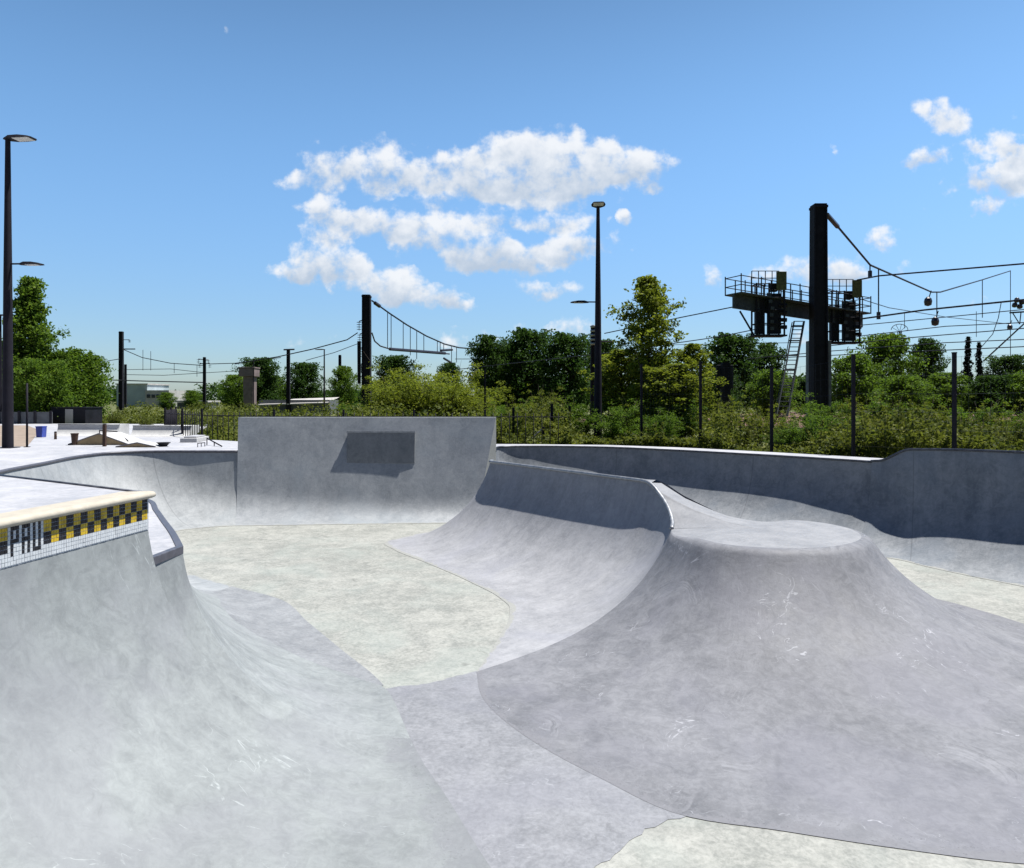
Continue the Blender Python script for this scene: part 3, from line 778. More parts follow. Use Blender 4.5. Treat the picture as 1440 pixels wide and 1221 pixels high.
def prism_ramp(X0, X1, Xa, Yb, ya, depth, label, dark=True):
    a = on_deck(X0, Yb); b = on_deck(X1, Yb); d = a.y; ax = atx(Xa, d); h = zat(ya, d)
    t = thing('bank_ramp', label, 'bank ramp', ((a.x+b.x)/2, d, 0))
    mb = MB(); mb.add([(a.x, d, 0), (b.x, d, 0), (ax, d, h), (a.x, d+depth, 0), (b.x, d+depth, 0), (ax, d+depth, h)], [(0, 1, 2), (5, 4, 3), (0, 2, 5, 3), (2, 1, 4, 5)])
    mb.build('side_panel', M['tan'], t)
    mb = MB(); mb.path([(a.x, d-.01, .02), (ax, d-.01, h+.015), (b.x, d-.01, .02)], .022, 5); mb.build('edge_trim', M['edge'], t)
    mb = MB(); q = .012
    mb.add([(a.x, d+.03, q), (ax, d+.03, h+q), (ax, d+depth, h+q), (a.x, d+depth, q)], [(0, 1, 2, 3)]); mb.add([(ax, d+.03, h+q), (b.x, d+.03, q), (b.x, d+depth, q), (ax, d+depth, h+q)], [(0, 1, 2, 3)])
    mb.build('riding_surface', M['whiteconc'], t)
prism_ramp(96, 181, 139, 626, 610.5, 1.4, 'tan sided wedge ramp with a dark edge behind the brown bollard')
prism_ramp(163, 219, 193, 629.3, 623.4, .8, 'small low tan sided wedge ramp at the front, left of the black tub')
def plaza_bank(X0, X1, Yb, Yt, label):
    a = on_deck(X0, Yb); b = on_deck(X1, Yb); d = a.y; h = zat(Yt, d+.9)
    t = thing('bank_ramp', label, 'bank ramp', ((a.x+b.x)/2, d, 0))
    rows = []
    pr, L = profile(.45, h, None, 8)
    mb = MB(); rows = [[(x, d+.45+q, z+.004) for q, z in pr]+[(x, d+1.7, h+.004), (x, d+1.7, 0)] for x in (a.x, b.x)]
    mb.grid(rows)
    for r in rows: mb.add([(r[0][0], d+.45, 0)]+r, [tuple(range(len(r)+1))])
    mb.build('ramp', M['whiteconc'], t)
    mb = MB(); mb.path([(a.x, d+.9, h), (b.x, d+.9, h)], .025); mb.build('coping', M['galv'], t, True)
plaza_bank(63, 152, 614, 597, 'white concrete bank ramp on the far plaza beside the blue bin')
plaza_bank(171, 256, 615, 599, 'white concrete bank ramp on the far plaza in front of the palisade fence')
a = on_deck(264, 622); t = thing('ledge_block', 'low white concrete grind ledge in front of the fence', 'ledge', a)
mb = MB(); mb.box(a+Vector((0, .6, .08)), (.6, 1.6, .16), R(8)); mb.build('block', M['whiteconc'], t, bevel=.015); mb = MB(); mb.box(a+Vector((0, .6, .19)), (.45, 1.2, .05), R(8)); mb.build('top_slab', M['deck'], t, bevel=.01)
def rail(pts, legs, label, r=.022):
    t = thing('grind_rail', label, 'rail', (pts[0][0], pts[0][1], 0))
    mb = MB(); mb.path(pts, r); mb.build('bar', M['post'], t, True)
    for q in legs:
        mb = MB(); mb.bar((q[0], q[1], 0), q, r*.8); mb.build('leg', M['post'], t, True)
a = on_deck(140, 621); b = on_deck(164, 622); c = on_deck(180, 625)
rail([(a.x, a.y, .42), (b.x, b.y, .40), (c.x, c.y, .12), (c.x, c.y, 0)], [(a.x, a.y, .42), (b.x, b.y, .40)], 'bent dark handrail beside the tan wedge ramp')
a = on_deck(291, 626); b = on_deck(312, 629)
rail([(a.x, a.y, .24), (b.x, b.y, .03)], [(a.x, a.y, .24), ((a.x+b.x)/2, (a.y+b.y)/2, .135)], 'sloping dark grind rail just left of the tall wall')
a = on_deck(278, 629); b = on_deck(288, 628)
rail([(a.x, a.y, .13), (b.x, b.y, .13)], [(a.x, a.y, .13), ((a.x+b.x)/2, (a.y+b.y)/2, .13), (b.x, b.y, .13)], 'short low grind rail on three legs left of the sloping rail', .016)

# far left: wall, container
d = 47
t = thing('boundary_wall', 'grey boarded boundary wall at far left below the trees', 'wall', (atx(30, d), d, GR))
mb = MB(); x0, x1 = atx(-60, d), atx(73, d); zt = zat(579.5, d)
mb.box(((x0+x1)/2, d, (zt+GR)/2), (x1-x0, .15, zt-GR)); mb.build('boards', M['greywall'], t)
for i in range(7):
    mb = MB(); x = x0+(x1-x0)*i/6; mb.box((x, d-.12, (zt+GR)/2+.04), (.14, .1, zt-GR+.08)); mb.build('post', M['container'], t)
d = 48
t = thing('container', 'low black container hut with a white door panel beyond the plaza', 'container', (atx(96, d), d, GR))
mb = MB(); x0, x1 = atx(72, d), atx(120, d); z1 = zat(574, d)
mb.box(((x0+x1)/2, d+1, (z1+GR)/2), (x1-x0, 2, z1-GR)); mb.build('body', M['container'], t, bevel=.02)
mb = MB(); mb.box((atx(97.5, d), d-.02, (z1+GR)/2+.02), (.52, .05, (z1-GR)*.86)); mb.build('door', M['roofgrey'], t)
mb = MB(); mb.box(((x0+x1)/2, d+1, z1+.03), (x1-x0+.1, 2.1, .06)); mb.build('roof', M['container'], t)

# ------------------------------------------------------------------ fences
def palisade(pts, h, step, label, z0):
    t = thing('palisade_fence', label, 'fence', (pts[0][0], pts[0][1], z0))
    bars = MB()
    rail_ = MB(); nposts = 0
    for a, b in zip(pts[:-1], pts[1:]):
        a = Vector((a[0], a[1], z0)); b = Vector((b[0], b[1], z0)); L = (b-a).length; n = int(L/step)
        for i in range(n):
            p = a.lerp(b, i/n)
            bars.bar(p, p+Vector((0, 0, h)), .016, .016, 5)
        for z in (.15, h*.9): rail_.bar(a+Vector((0, 0, z)), b+Vector((0, 0, z)), .018, None, 5)
        m = max(1, int(L/2.6))
        for i in range(m):
            p = a.lerp(b, i/m); q = MB(); q.box(p+Vector((0, 0, h/2+.06)), (.07, .07, h+.12)); q.build('post', M['post'], t)
    bars.build('bars', M['post'], t, True); rail_.build('rails', M['post'], t)
palisade([(-18.2, 38.5), (-16.1, 33), (-12.6, 28.9), (-9, 26.9), (-1, 26.4), (2, 26.1)], 1.40, .30, 'low dark palisade fence of thin bars running behind the tall concrete wall', -.3)
fpos = [(902, 27.5, 513), (985, 25, 510), (1085, 22.8, 518), (1200, 20.6, 500), (1342, 19.2, 497), (1490, 18.2, 490)]
t = thing('mesh_fence', 'tall thin wire mesh fence on dark posts behind the right bowl wall', 'fence', (atx(902, 27.5), 27.5, GR))
tops = []
for X, d, Y in fpos:
    x = atx(X, d); zt = zat(Y, d); q = MB(); q.box((x, d, (zt+GR)/2), (.085, .085, zt-GR)); q.box((x, d, zt+.015), (.1, .1, .03)); q.build('post', M['post'], t); tops.append(Vector((x, d, zt)))
mw = MB()
for a, b in zip(tops[:-1], tops[1:]):
    L = (b-a).length; n = int(L/.16)
    for i in range(1, n):
        p = a.lerp(b, i/n); mw.bar((p.x, p.y, GR), (p.x, p.y, p.z-.08), .0022, None, 3, caps=False)
    for k in range(7):
        q = k/6; pa = Vector((a.x, a.y, GR+.1+(a.z-GR-.2)*q)); pb = Vector((b.x, b.y, GR+.1+(b.z-GR-.2)*q)); mw.bar(pa, pb, .0035, None, 3, caps=False)
mw.build('wire_mesh', M['wire'], t)
# odd posts and a strut in the brush
for X, Y0, d, r, lab in ((682, 519, 40, .05, 'thin dark pole in the bushes above the right end of the tall wall'), (722, 574, 30, .055, 'short dark fence post in the brush just right of the tall wall'), (776, 569, 30, .055, 'short dark fence post between the tall wall and the central lamp'), (801, 572, 31, .05, 'short dark fence post just left of the central street lamp')):
    p = at(X, Y0, d); t = thing('fence_post', lab, 'post', (p.x, d, GR)); q = MB(); q.box((p.x, d, (p.z+GR)/2), (r*2, r*2, p.z-GR)); q.build('post', M['post'], t); q = MB(); q.box((p.x, d, p.z+.015), (r*2.3, r*2.3, .03)); q.build('cap', M['post'], t)
t = thing('buffer_strut', 'grey sloping steel strut among the bushes left of the central lamp', 'strut', (atx(750, 29), 29, GR))
q = MB(); q.bar(at(738, 626, 29), at(762, 604, 29), .045, None, 6); q.build('strut', M['galv'], t)
q = MB(); q.bar(at(764, 640, 29), at(764, 600, 29), .05, None, 6); q.build('post', M['post'], t)

# ------------------------------------------------------------------ railway masts
def mast(X, Ytop, d, w0, w1, label, group='railway masts', mat='mast'):
    p = at(X, Ytop, d); t = thing('railway_mast', label, 'mast', (p.x, d, GR), group)
    q = MB(); c = Vector((p.x, d, GR)); top = Vector((p.x, d, p.z))
    # two flanges with a web: reads as a riveted steel column
    for s in (-1, 1):
        q.add([(c.x+s*w0/2-.05, d-w0/2, GR), (c.x+s*w0/2+.05, d-w0/2, GR), (c.x+s*w0/2+.05, d+w0/2, GR), (c.x+s*w0/2-.05, d+w0/2, GR),
               (c.x+s*w1/2-.05, d-w1/2, p.z), (c.x+s*w1/2+.05, d-w1/2, p.z), (c.x+s*w1/2+.05, d+w1/2, p.z), (c.x+s*w1/2-.05, d+w1/2, p.z)],
              [(3, 2, 1, 0), (4, 5, 6, 7), (0, 1, 5, 4), (1, 2, 6, 5), (2, 3, 7, 6), (3, 0, 4, 7)])
    q.add([(c.x-w0/2+.05, d-w0*.32, GR), (c.x+w0/2-.05, d-w0*.32, GR), (c.x+w0/2-.05, d+w0*.32, GR), (c.x-w0/2+.05, d+w0*.32, GR),
           (c.x-w1/2+.05, d-w1*.32, p.z), (c.x+w1/2-.05, d-w1*.32, p.z), (c.x+w1/2-.05, d+w1*.32, p.z), (c.x-w1/2+.05, d+w1*.32, p.z)],
          [(3, 2, 1, 0), (4, 5, 6, 7), (0, 1, 5, 4), (1, 2, 6, 5), (2, 3, 7, 6), (3, 0, 4, 7)])
    q.build('column', M[mat], t)
    q = MB(); q.box((p.x, d, p.z-.1), (w1*1.2, w1*1.2, .14)); q.box((p.x, d, p.z+.03), (w1*1.05, w1*1.05, .1)); q.build('head_plate', M[mat], t)
    return t, p
def insulator(mb, p, n=5, r=.09, h=.5):
    p = Vector(p)
    pr = [(.02, 0)]
    for i in range(n):
        z = -h*(i+.3)/n; pr += [(.03, z), (r, z-.02), (r*.9, z-.05), (.03, z-.06)]
    pr.append((.02, -h)); mb.lathe(p, pr, 8)
D1 = 45
m1, p1 = mast(1151, 290, D1, .84, .72, 'huge dark steel railway mast carrying the signal gantry at right')
q = MB(); x = p1.x
q.box((atx(1151, D1+.9), D1+.9, (zat(478, D1)+GR)/2), (1.36, .7, zat(478, D1)-GR)); gpost = q.build('gantry_leg', M['mast_light'], m1, bevel=.02)
m2, p2 = mast(515.5, 416, 83, .92, .84, 'thick dark railway mast with insulators rising behind the tall concrete wall')
q = MB()
for k, (X, Y) in enumerate(((505, 452), (506, 470), (507, 490), (508, 512), (506, 530))):
    a = at(X, Y, 83); q.bar(a, at(512, Y-2, 83), .06, None, 6); insulator(q, a, 4, .3, 1.1)
q.build('insulators', M['insul'], m2, True)
q = MB(); q.bar(at(505, 480, 83), at(505, 540, 83), .22, .2, 6); q.build('cable_pipe', M['mast'], m2)
m3, p3 = mast(170.5, 467, 128, .62, .54, 'dark railway mast standing left behind the white plaza ramps')
q = MB(); a = at(174, 491, 128); q.bar(a, at(190, 491, 128), .1, None, 6); q.build('bracket', M['mast'], m3)
q = MB(); insulator(q, at(182, 478, 128), 3, .25, .5); q.bar(at(182, 478, 128), at(172, 478, 128), .06, None, 5); q.build('insulator', M['insul'], m3)
m4, p4 = mast(127.5, 495, 150, .5, .45, 'shorter dark railway mast rising out of the left trees')
m5, p5 = mast(176.5, 513, 170, .4, .36, 'slender far mast close beside the left railway mast')
m6, p6 = mast(287.5, 503, 120, .36, .32, 'dark railway mast with a cluster of insulators on top, left of the tall wall')
q = MB()
for X, Y in ((279, 505), (281, 511), (293, 506), (295, 511)): insulator(q, at(X, Y, 120), 3, .3, .8); q.bar(at(X, Y, 120), at(287, Y+1, 120), .07, None, 6)
q.build('insulators', M['insul'], m6, True)
m7, p7 = mast(405.5, 492, 95, .42, .3, 'dark lattice mast with a T top between the far trees')
q = MB(); q.bar(at(399, 492, 95), at(414, 491.5, 95), .1, None, 6); q.build('crossarm', M['mast'], m7)
m8, p8 = mast(836, 459, 60, .62, .5, 'dark mast with stacked insulators close behind the central street lamp')
q = MB()
for k in range(5): a = at(835, 462+k*6, 60); q.lathe((a.x, a.y-.45, a.z), [(.28, 0), (.36, .08), (.36, .16), (.28, .2)], 10)
q.build('insulators', M['galv'], m8, True)
q = MB(); q.bar(at(840, 480, 60), at(862, 481, 60), .06, None, 6); q.build('arm', M['mast'], m8)
m9, p9 = mast(478, 500, 110, .35, .3, 'thin far mast above the small round tree left of the thick mast')
m10, p10 = mast(1020, 512, 42, .42, .4, 'dark signal back board post among the bushes left of the gantry')
q = MB(); q.box(at(1020, 530, 42)+Vector((0, .1, 0)), (1.0, .12, 1.4)); q.build('backboard', M['black'], m10, bevel=.03)

# --- signal gantry (beam, railings, hanging signal cages, ladder)
gx0, gx1 = at(1031, 424, D1-1.2), at(1212, 452, D1+3.5)
t = thing('signal_gantry', 'grey railway signal gantry with railings and two hanging signal cages beside the huge mast', 'signal gantry', (p1.x, D1, GR), None)
GD = (gx1-gx0).normalized()
def gp(X):                                  # point of the beam's middle seen at X
    u = (X-1031)/(1212-1031); return gx0.lerp(gx1, u)
mb = MB()
def slab(a, b, zlo, zhi, half):
    a = Vector(a); b = Vector(b); s = (b-a).normalized().cross(Vector((0, 0, 1))).normalized()*half
    vs = []
    for p in (a, b):
        for zz in (zlo, zhi):
            vs += [p-s+Vector((0, 0, zz)), p+s+Vector((0, 0, zz))]
    return vs, [(0, 1, 3, 2), (4, 6, 7, 5), (0, 2, 6, 4), (1, 5, 7, 3), (2, 3, 7, 6), (0, 4, 5, 1)]
mb.add(*slab(gx0, gx1, -.42, .42, .08)); mb.build('beam', M['gantry'], t)
mb = MB(); mb.add(*slab(gx0, gx1, .43, .50, .75)); mb.build('walkway', M['gantry'], t)
rl = MB()
sd = GD.cross(Vector((0, 0, 1))).normalized()
for side in (-.7, .7):
    for z in (.95, 1.5): rl.bar(gx0+sd*side+Vector((0, 0, z)), gx1+sd*side+Vector((0, 0, z)), .03, None, 5)
    for i in range(15):
        p = gx0.lerp(gx1, i/14)+sd*side; rl.bar(p+Vector((0, 0, .45)), p+Vector((0, 0, 1.5 if i % 2 else 1.62)), .038, None, 5)
for e in (gx0, gx1):
    for z in (.95, 1.5): rl.bar(e+sd*-.7+Vector((0, 0, z)), e+sd*.7+Vector((0, 0, z)), .03, None, 5)
rl.build('railing', M['mast'], t)
def cage(X0, X1, Yt, Yb, lab):
    a = gp(X0); b = gp(X1); d = (a.y+b.y)/2-.9
    xa, xb = atx(X0, d), atx(X1, d); zt, zb = zat(Yt, d), zat(Yb, d)
    mb = MB(); w = .9
    for xx in (xa, xa+(xb-xa)*.45, xb):
        for yy in (d, d+w): mb.bar((xx, yy, zb), (xx, yy, zt), .06, None, 5)
    for z in (zb, zb+(zt-zb)*.22, zb+(zt-zb)*.48, zb+(zt-zb)*.72, zt-.05):
        mb.bar((xa, d, z), (xb, d, z), .035, None, 5); mb.bar((xa, d+w, z), (xb, d+w, z), .035, None, 5); mb.bar((xa, d, z), (xa, d+w, z), .035, None, 5); mb.bar((xb, d, z), (xb, d+w, z), .035, None, 5)
    for k in range(3): mb.bar((xa+(xb-xa)*(.12+.13*k), d, zb), (xa+(xb-xa)*(.12+.13*k), d, zt-.6), .025, None, 4)
    mb.box(((xa+xb)/2, d+w/2, zb-.04), (xb-xa+.3, w+.2, .09))
    mb.bar((xa-.9, d+w/2, gp(X0).z-.35), (xa, d+w/2, zb), .06, None, 5)
    c = mb.build('signal_cage', M['mast'], t)
    # signal head: black back board with hoods pointing right
    mb = MB(); xm = xa+(xb-xa)*.72; h = zt-zb
    mb.box((xm, d+.45, zb+h*.42), (.78, .35, h*.78)); mb.box((xa+(xb-xa)*.2, d+.5, zb+h*.36), (.55, .3, h*.66)); mb.box((xm-.1, d+.3, zb+h*.92), (.4, .3, .5))
    for k in range(4): mb.bar((xm+.25, d+.3, zb+h*(.16+.14*k)), (xm+.72, d+.22, zb+h*(.16+.14*k)-.02), .12, .13, 8)
    mb.build('signal_head', M['black'], c)
    mb = MB(); mb.box((xb-.2, d-.05, zt+.12), (.62, .1, 1.15)); mb.build('panel', M['signalbox'], c, bevel=.01)
    for k in range(6): mb = MB(); mb.box((xa+(xb-xa)*.5+random.uniform(-.1, .1), d-.05, zb+h*(.12+.13*k)), (.22, .14, .2)); mb.build('relay_box', M['gantry'], c)
    mb = MB()
    for i in range(5):
        mb.bar((xa+(xb-xa)*i/4, d+w, zt-.1), (xa+(xb-xa)*i/4, d+w, zt+.9), .03, None, 5)
    for z in (.45, .9): mb.bar((xa, d+w, zt+z), (xb, d+w, zt+z), .025, None, 5)
    mb.build('cage_railing', M['mast'], c)
cage(1064, 1103, 398, 471, '')
cage(1170, 1209, 409, 481, '')
# ladder with hoops
mb = MB()
la, lb = at(1124, 452, D1-.3), at(1100, 585, D1-3.5)
for s in (-.32, .32):
    mb.bar(la+Vector((s, 0, 0)), lb+Vector((s, 0, 0)), .05, None, 5); mb.bar(la+Vector((s*1.1+.1, .5, 0)), lb+Vector((s*1.1+.1, .5, 0)), .03, None, 5)
for i in range(22): p = la.lerp(lb, i/21); mb.bar(p+Vector((-.32, 0, 0)), p+Vector((.32, 0, 0)), .028, None, 5)
for i in range(6):
    p = la.lerp(lb, (i+.3)/6.2); mb.bar(p+Vector((-.32, 0, 0)), p+Vector((-.25, .5, 0)), .035, None, 5); mb.bar(p+Vector((.32, 0, 0)), p+Vector((.45, .5, 0)), .035, None, 5); mb.bar(p+Vector((-.25, .5, 0)), p+Vector((.45, .5, 0)), .045, None, 5)
mb.build('ladder', M['ladder'], t)

# --- head spans and wires
def line_depth(X, P, dr):
    k = (X-720)/1000; s = (k*P.y-P.x)/(dr.x-k*dr.y); return (P+dr*s).y
def wire(name, pts3, r, label, cat='overhead wire', group=None, sag=0., n=10):
    full = []
    for a, b in zip(pts3[:-1], pts3[1:]):
        for i in range(n):
            u = i/n; p = Vector(a).lerp(Vector(b), u); p.z -= sag*4*u*(1-u)*(Vector(b)-Vector(a)).length; full.append(p)
    full.append(Vector(pts3[-1]))
    mb = MB(); mb.path(full, r*.68, 5); o = mb.build(name, M['wire'], None)
    setp(o, label, cat, group); return o, full
# span across the tracks from the huge mast
HP = Vector((p1.x, D1, 0))
def hs(X, Y): return at(X, Y, line_depth(X, HP, TN))
t = thing('head_span', 'sagging head span wire from the top of the huge mast with hanging droppers', 'head span', (p1.x, D1, zat(297, D1)))
mb = MB(); mb.path([at(1160, 297, D1), hs(1175, 315), hs(1224, 373), hs(1310, 411), hs(1322, 411), hs(1380, 394), hs(1421, 381)], .075, 5); mb.build('span_wire', M['wire'], t)
mb = MB(); mb.bar(hs(1163, 302), hs(1178, 319), .15, None, 6); mb.build('strain_insulator', M['insul'], t)
for (X, Y0, Y1) in ((1223.5, 372, 390), (1235.5, 378, 448), (1317.5, 411, 446), (1381.5, 393, 447), (1421, 381, 500)):
    mb = MB(); mb.bar(hs(X, Y0), hs(X, Y1), .05, None, 5); dr = mb.build('dropper', M['wire'], t)
    if X in (1223.5, 1235.5): mb = MB(); mb.bar(hs(X, Y1-9), hs(X, Y1+1), .16, None, 6); mb.build('insulator', M['insul'], dr)
for X, Y in ((1305, 424), (1315, 452), (1420, 460)):
    mb = MB(); a = hs(X, Y); mb.lathe(a-Vector((0, 0, .45)), [(.05, 0), (.3, .1), (.36, .45), (.3, .7), (.08, .9)], 8); mb.bar(a+Vector((.1, 0, .4)), a+Vector((.3, 0, 1.0)), .05, None, 5); mb.build('pulley', M['insul'], t)
t = thing('catenary_strut', 'dark diagonal strut with insulator cluster at the right picture edge', 'strut', hs(1432, 430))
sx = line_depth(1432, HP, TN)
mb = MB(); mb.bar(at(1383, 508, sx), at(1446, 450, sx), .11, None, 6); mb.build('strut', M['mast'], t)
mb = MB(); mb.bar(at(1424, 440, sx), at(1434, 456, sx), .08, None, 5); mb.bar(at(1436, 438, sx), at(1434, 456, sx), .08, None, 5); mb.bar(at(1420, 440, sx), at(1450, 438, sx), .13, None, 5); mb.build('bracket', M['mast'], t)
mb = MB()
for X, Y in ((1427, 430), (1430, 423), (1434, 432), (1437, 426)): a = at(X, Y, sx); mb.lathe(a-Vector((0, 0, .3)), [(.1, 0), (.35, .1), (.4, .4), (.3, .7), (.1, .8)], 8)
mb.build('insulators', M['insul'], t, True)
# running wires
def rw(Xs, off, lab, r=.05):
    P = Vector((p1.x, D1, 0))+TN*off
    pts = [at(X, Y, line_depth(X, P, TD)) for X, Y in Xs]
    wire('overhead_wire', pts, r, lab, 'overhead wire', 'overhead railway wires')
rw([(1475, 368), (1236, 388), (1205, 394)], 3, 'thick overhead wire rising right from the signal cage at top right', .075)
rw([(1030, 432), (955, 447), (850, 469)], 1, 'overhead wire running left from the end of the gantry past the bright tree', .06)
rw([(1475, 418), (1300, 436), (1208, 449)], 4, 'thick overhead wire rising right from the right signal cage at mid height', .085)
rw([(1475, 432), (1330, 446), (1205, 458)], 9, 'thin overhead wire just below the thick wires at right', .045)
rw([(1475, 452), (1330, 459), (1215, 472), (1170, 480)], 14, 'thin overhead wire leaving the right signal cage low down', .05)
rw([(1475, 459), (1280, 475), (1160, 487)], 20, 'low thin overhead wire passing right of the huge mast', .06)
rw([(1475, 476), (1330, 482), (1166, 494), (1050, 505)], 26, 'lower thin overhead wire above the right trees', .06)
rw([(1475, 486), (1166, 500), (1100, 503)], 32, 'lowest thin overhead wire just above the right tree tops', .07)
rw([(1064, 463), (1010, 474), (850, 497), (640, 520)], 5, 'long overhead wire from the left signal cage down to the left', .055)
rw([(1120, 482), (1000, 484), (850, 487), (660, 486)], 30, 'thin level overhead wire above the dark tree row', .05)
# crossing wire from mast middle falling right
wire('overhead_wire', [at(1160, 405, 46), at(1250, 433, 55), at(1330, 446, 66), at(1421, 456, 74)], .045, 'thin stay wire falling right from the middle of the huge mast', 'overhead wire', 'overhead railway wires')
wire('overhead_wire', [at(1408, 425, 66), at(1404, 447, 66), at(1396, 470, 66), at(1370, 500, 66)], .05, 'curved hanging feeder wire near the right picture edge', 'overhead wire', 'overhead railway wires')
# droppers at right
for X, Y0, Y1, d, lab in ((1272, 440, 462, 62, 'short vertical dropper wire above the right tree'), (1373, 438, 474, 68, 'vertical dropper wire left of the edge strut')):
    wire('dropper_wire', [at(X, Y0, d), at(X, Y1, d)], .04, lab, 'dropper wire', 'single dropper wires')
# second head span at the thick middle mast
t = thing('head_span', 'sagging head span wire from the thick middle mast holding a long dark bar on droppers', 'head span', (p2.x, 83, zat(424, 83)))
HP2 = Vector((p2.x, 83, 0))
def h2(X, Y): return at(X, Y, 83+(X-515)*.12)
curve = [(523, 423), (548, 441), (572, 457), (600, 473), (625, 484), (645, 489), (680, 492)]
mb = MB(); mb.path([h2(*c) for c in curve], .10, 5); mb.build('span_wire', M['wire'], t)
mb = MB(); mb.bar(h2(527, 426), h2(534, 431), .22, None, 6); mb.build('strain_insulator', M['insul'], t)
mb = MB(); mb.path([h2(*c) for c in ((523, 468), (527, 480), (535, 487), (548, 491), (632, 498))], .09, 5); mb.bar(h2(548, 491), h2(626, 497), .2, None, 6); mb.bar(h2(620, 493), h2(636, 492), .15, None, 6); mb.bar(h2(624, 504), h2(634, 510), .15, None, 6); mb.build('feeder_bar', M['insul'], t)
for X, Y0, Y1 in ((545, 440, 490), (550, 443, 491), (567, 454, 493), (577, 460, 500), (586, 465, 505), (596, 471, 495), (615, 480, 497), (619, 482, 497), (624, 483, 492), (635, 487, 512), (642, 489, 510)):
    mb = MB(); mb.bar(h2(X, Y0), h2(X, Y1), .045, None, 4); mb.build('dropper', M['wire'], t)
w2 = [([(503, 468), (488, 478), (440, 491), (390, 502), (330, 512)], 'overhead wire falling left from the thick middle mast', .10), ([(507, 482), (470, 496), (430, 507)], 'short lower wire left of the thick middle mast', .06),
      ([(700, 487), (760, 483), (836, 470)], 'thin wire above the dark tree row toward the central lamp', .06), ([(640, 505), (720, 505), (836, 503)], 'level thin wire crossing in front of the dark tree row', .06)]
for pts, lab, r in w2: wire('overhead_wire', [at(X, Y, 88) for X, Y in pts], r, lab, 'overhead wire', 'overhead railway wires')
w3 = [([(172, 491), (200, 503), (240, 511), (285, 514)], 'overhead wire sagging from the left mast to the mast with insulator cluster', .10), ([(132, 509), (150, 508), (168, 505)], 'short wire between the two left masts', .09),
      ([(295, 512), (330, 511), (395, 503)], 'overhead wire running right from the mast with insulator cluster', .10), ([(140, 534), (200, 536), (285, 538)], 'low thick far wire above the pale hall', .14),
      ([(178, 520), (240, 519), (285, 524)], 'upper thin far wire above the pale hall', .07), ([(178, 527), (230, 528), (330, 522)], 'middle thin far wire above the pale hall', .07)]
for pts, lab, r in w3: wire('overhead_wire', [at(X, Y, 124) for X, Y in pts], r, lab, 'overhead wire', 'overhead railway wires')
for X, Y0, Y1, lab in ((201, 492, 521, 'far dropper wire nearest the left mast'), (212, 494, 521, 'far dropper wire second from the left mast'), (245, 511, 525, 'far dropper wire midway between the left masts'), (277, 514, 530, 'far dropper wire left of the insulator cluster mast')):
    wire('dropper_wire', [at(X, Y0, 124), at(X, Y1, 124)], .06, lab, 'dropper wire', 'single dropper wires')

# ------------------------------------------------------------------ far buildings
d = 190
t = thing('industrial_hall', 'pale grey green industrial hall far away at left between the masts', 'hall', (atx(200, d), d, GR))
x0, x1 = atx(164, d), atx(207, d); z1 = zat(541, d)
mb = MB(); mb.box(((x0+x1)/2, d+6, (z1+GR)/2), (x1-x0, 12, z1-GR)); mb.build('wall', M['hall'], t)
mb = MB(); mb.box(((x0+x1)/2, d+6, z1+.15), (x1-x0+.5, 12.5, .3)); mb.build('roof', M['roofgrey'], t)
x2 = atx(240, d); z2 = zat(549, d)
mb = MB(); mb.box(((x1+x2)/2, d+4, (z2+GR)/2), (x2-x1, 10, z2-GR)); mb.build('annex', M['roofgrey'], t)
for i in range(4):
    mb = MB(); xx = x1+(x2-x1)*(i+.7)/5; mb.box((xx, d-1.04, z2-1.6), (.9, .1, .9)); mb.build('window', M['darkglass'], t)
d = 150
t = thing('train_shed', 'long low dark shed with pale roof edge far behind the palisade fence', 'shed', (atx(268, d), d, GR))
x0, x1 = atx(249, d), atx(291, d); z1 = zat(566, d)
mb = MB(); mb.box(((x0+x1)/2, d+3, (z1+GR)/2), (x1-x0, 6, z1-GR)); mb.build('wall', M['greywall'], t)
mb = MB(); mb.box(((x0+x1)/2, d+3, z1+.2), (x1-x0+.6, 6.6, .35)); mb.build('roof', M['roofgrey'], t)
mb = MB(); mb.box(((x0+x1)/2, d-.05, z1-.55), ((x1-x0)*.9, .1, .5)); mb.build('window', M['darkglass'], t)
d = 95
t = thing('shed', 'low shed with a pale sloping roof beyond the tall concrete wall', 'shed', (atx(415, d), d, GR))
x0, x1 = atx(362, d), atx(462, d)
mb = MB(); mb.box(((x0+x1)/2, d+3, .6), (x1-x0, 5, 1.9)); mb.build('wall', M['greywall'], t)
mb = MB(); mb.add([(x0, d-.2, zat(569, d)), (x1, d-.2, zat(566, d)), (x1, d+6, zat(558.5, d)), (x0+3, d+6, zat(561, d)), (x0, d-.2, zat(569, d)-.15), (x1, d-.2, zat(566, d)-.15)], [(0, 1, 2, 3), (4, 5, 1, 0)]); mb.build('roof', M['roofgrey'], t)
d = 76
t = thing('concrete_tower', 'weathered pinkish concrete pillar with a wider head left of the tall wall', 'tower', (atx(351, d), d, GR))
zc = zat(530, d); zt = zat(519, d)
mb = MB(); mb.box((atx(351.5, d), d, (zc+GR)/2), (1.0, 1.1, zc-GR), taper=1.06); mb.build('shaft', M['pink'], t, bevel=.03)
mb = MB(); mb.box((atx(350.5, d), d, (zc+zt)/2+.02), (1.65, 1.6, zt-zc)); mb.box((atx(350.5, d), d, zt+.1), (1.76, 1.7, .14)); mb.build('head', M['pink'], t, bevel=.02)
mb = MB(); mb.bar((atx(360, d), d-.75, GR), (atx(360, d), d-.75, zt+1.0), .06, None, 6); mb.build('conduit', M['post'], t)
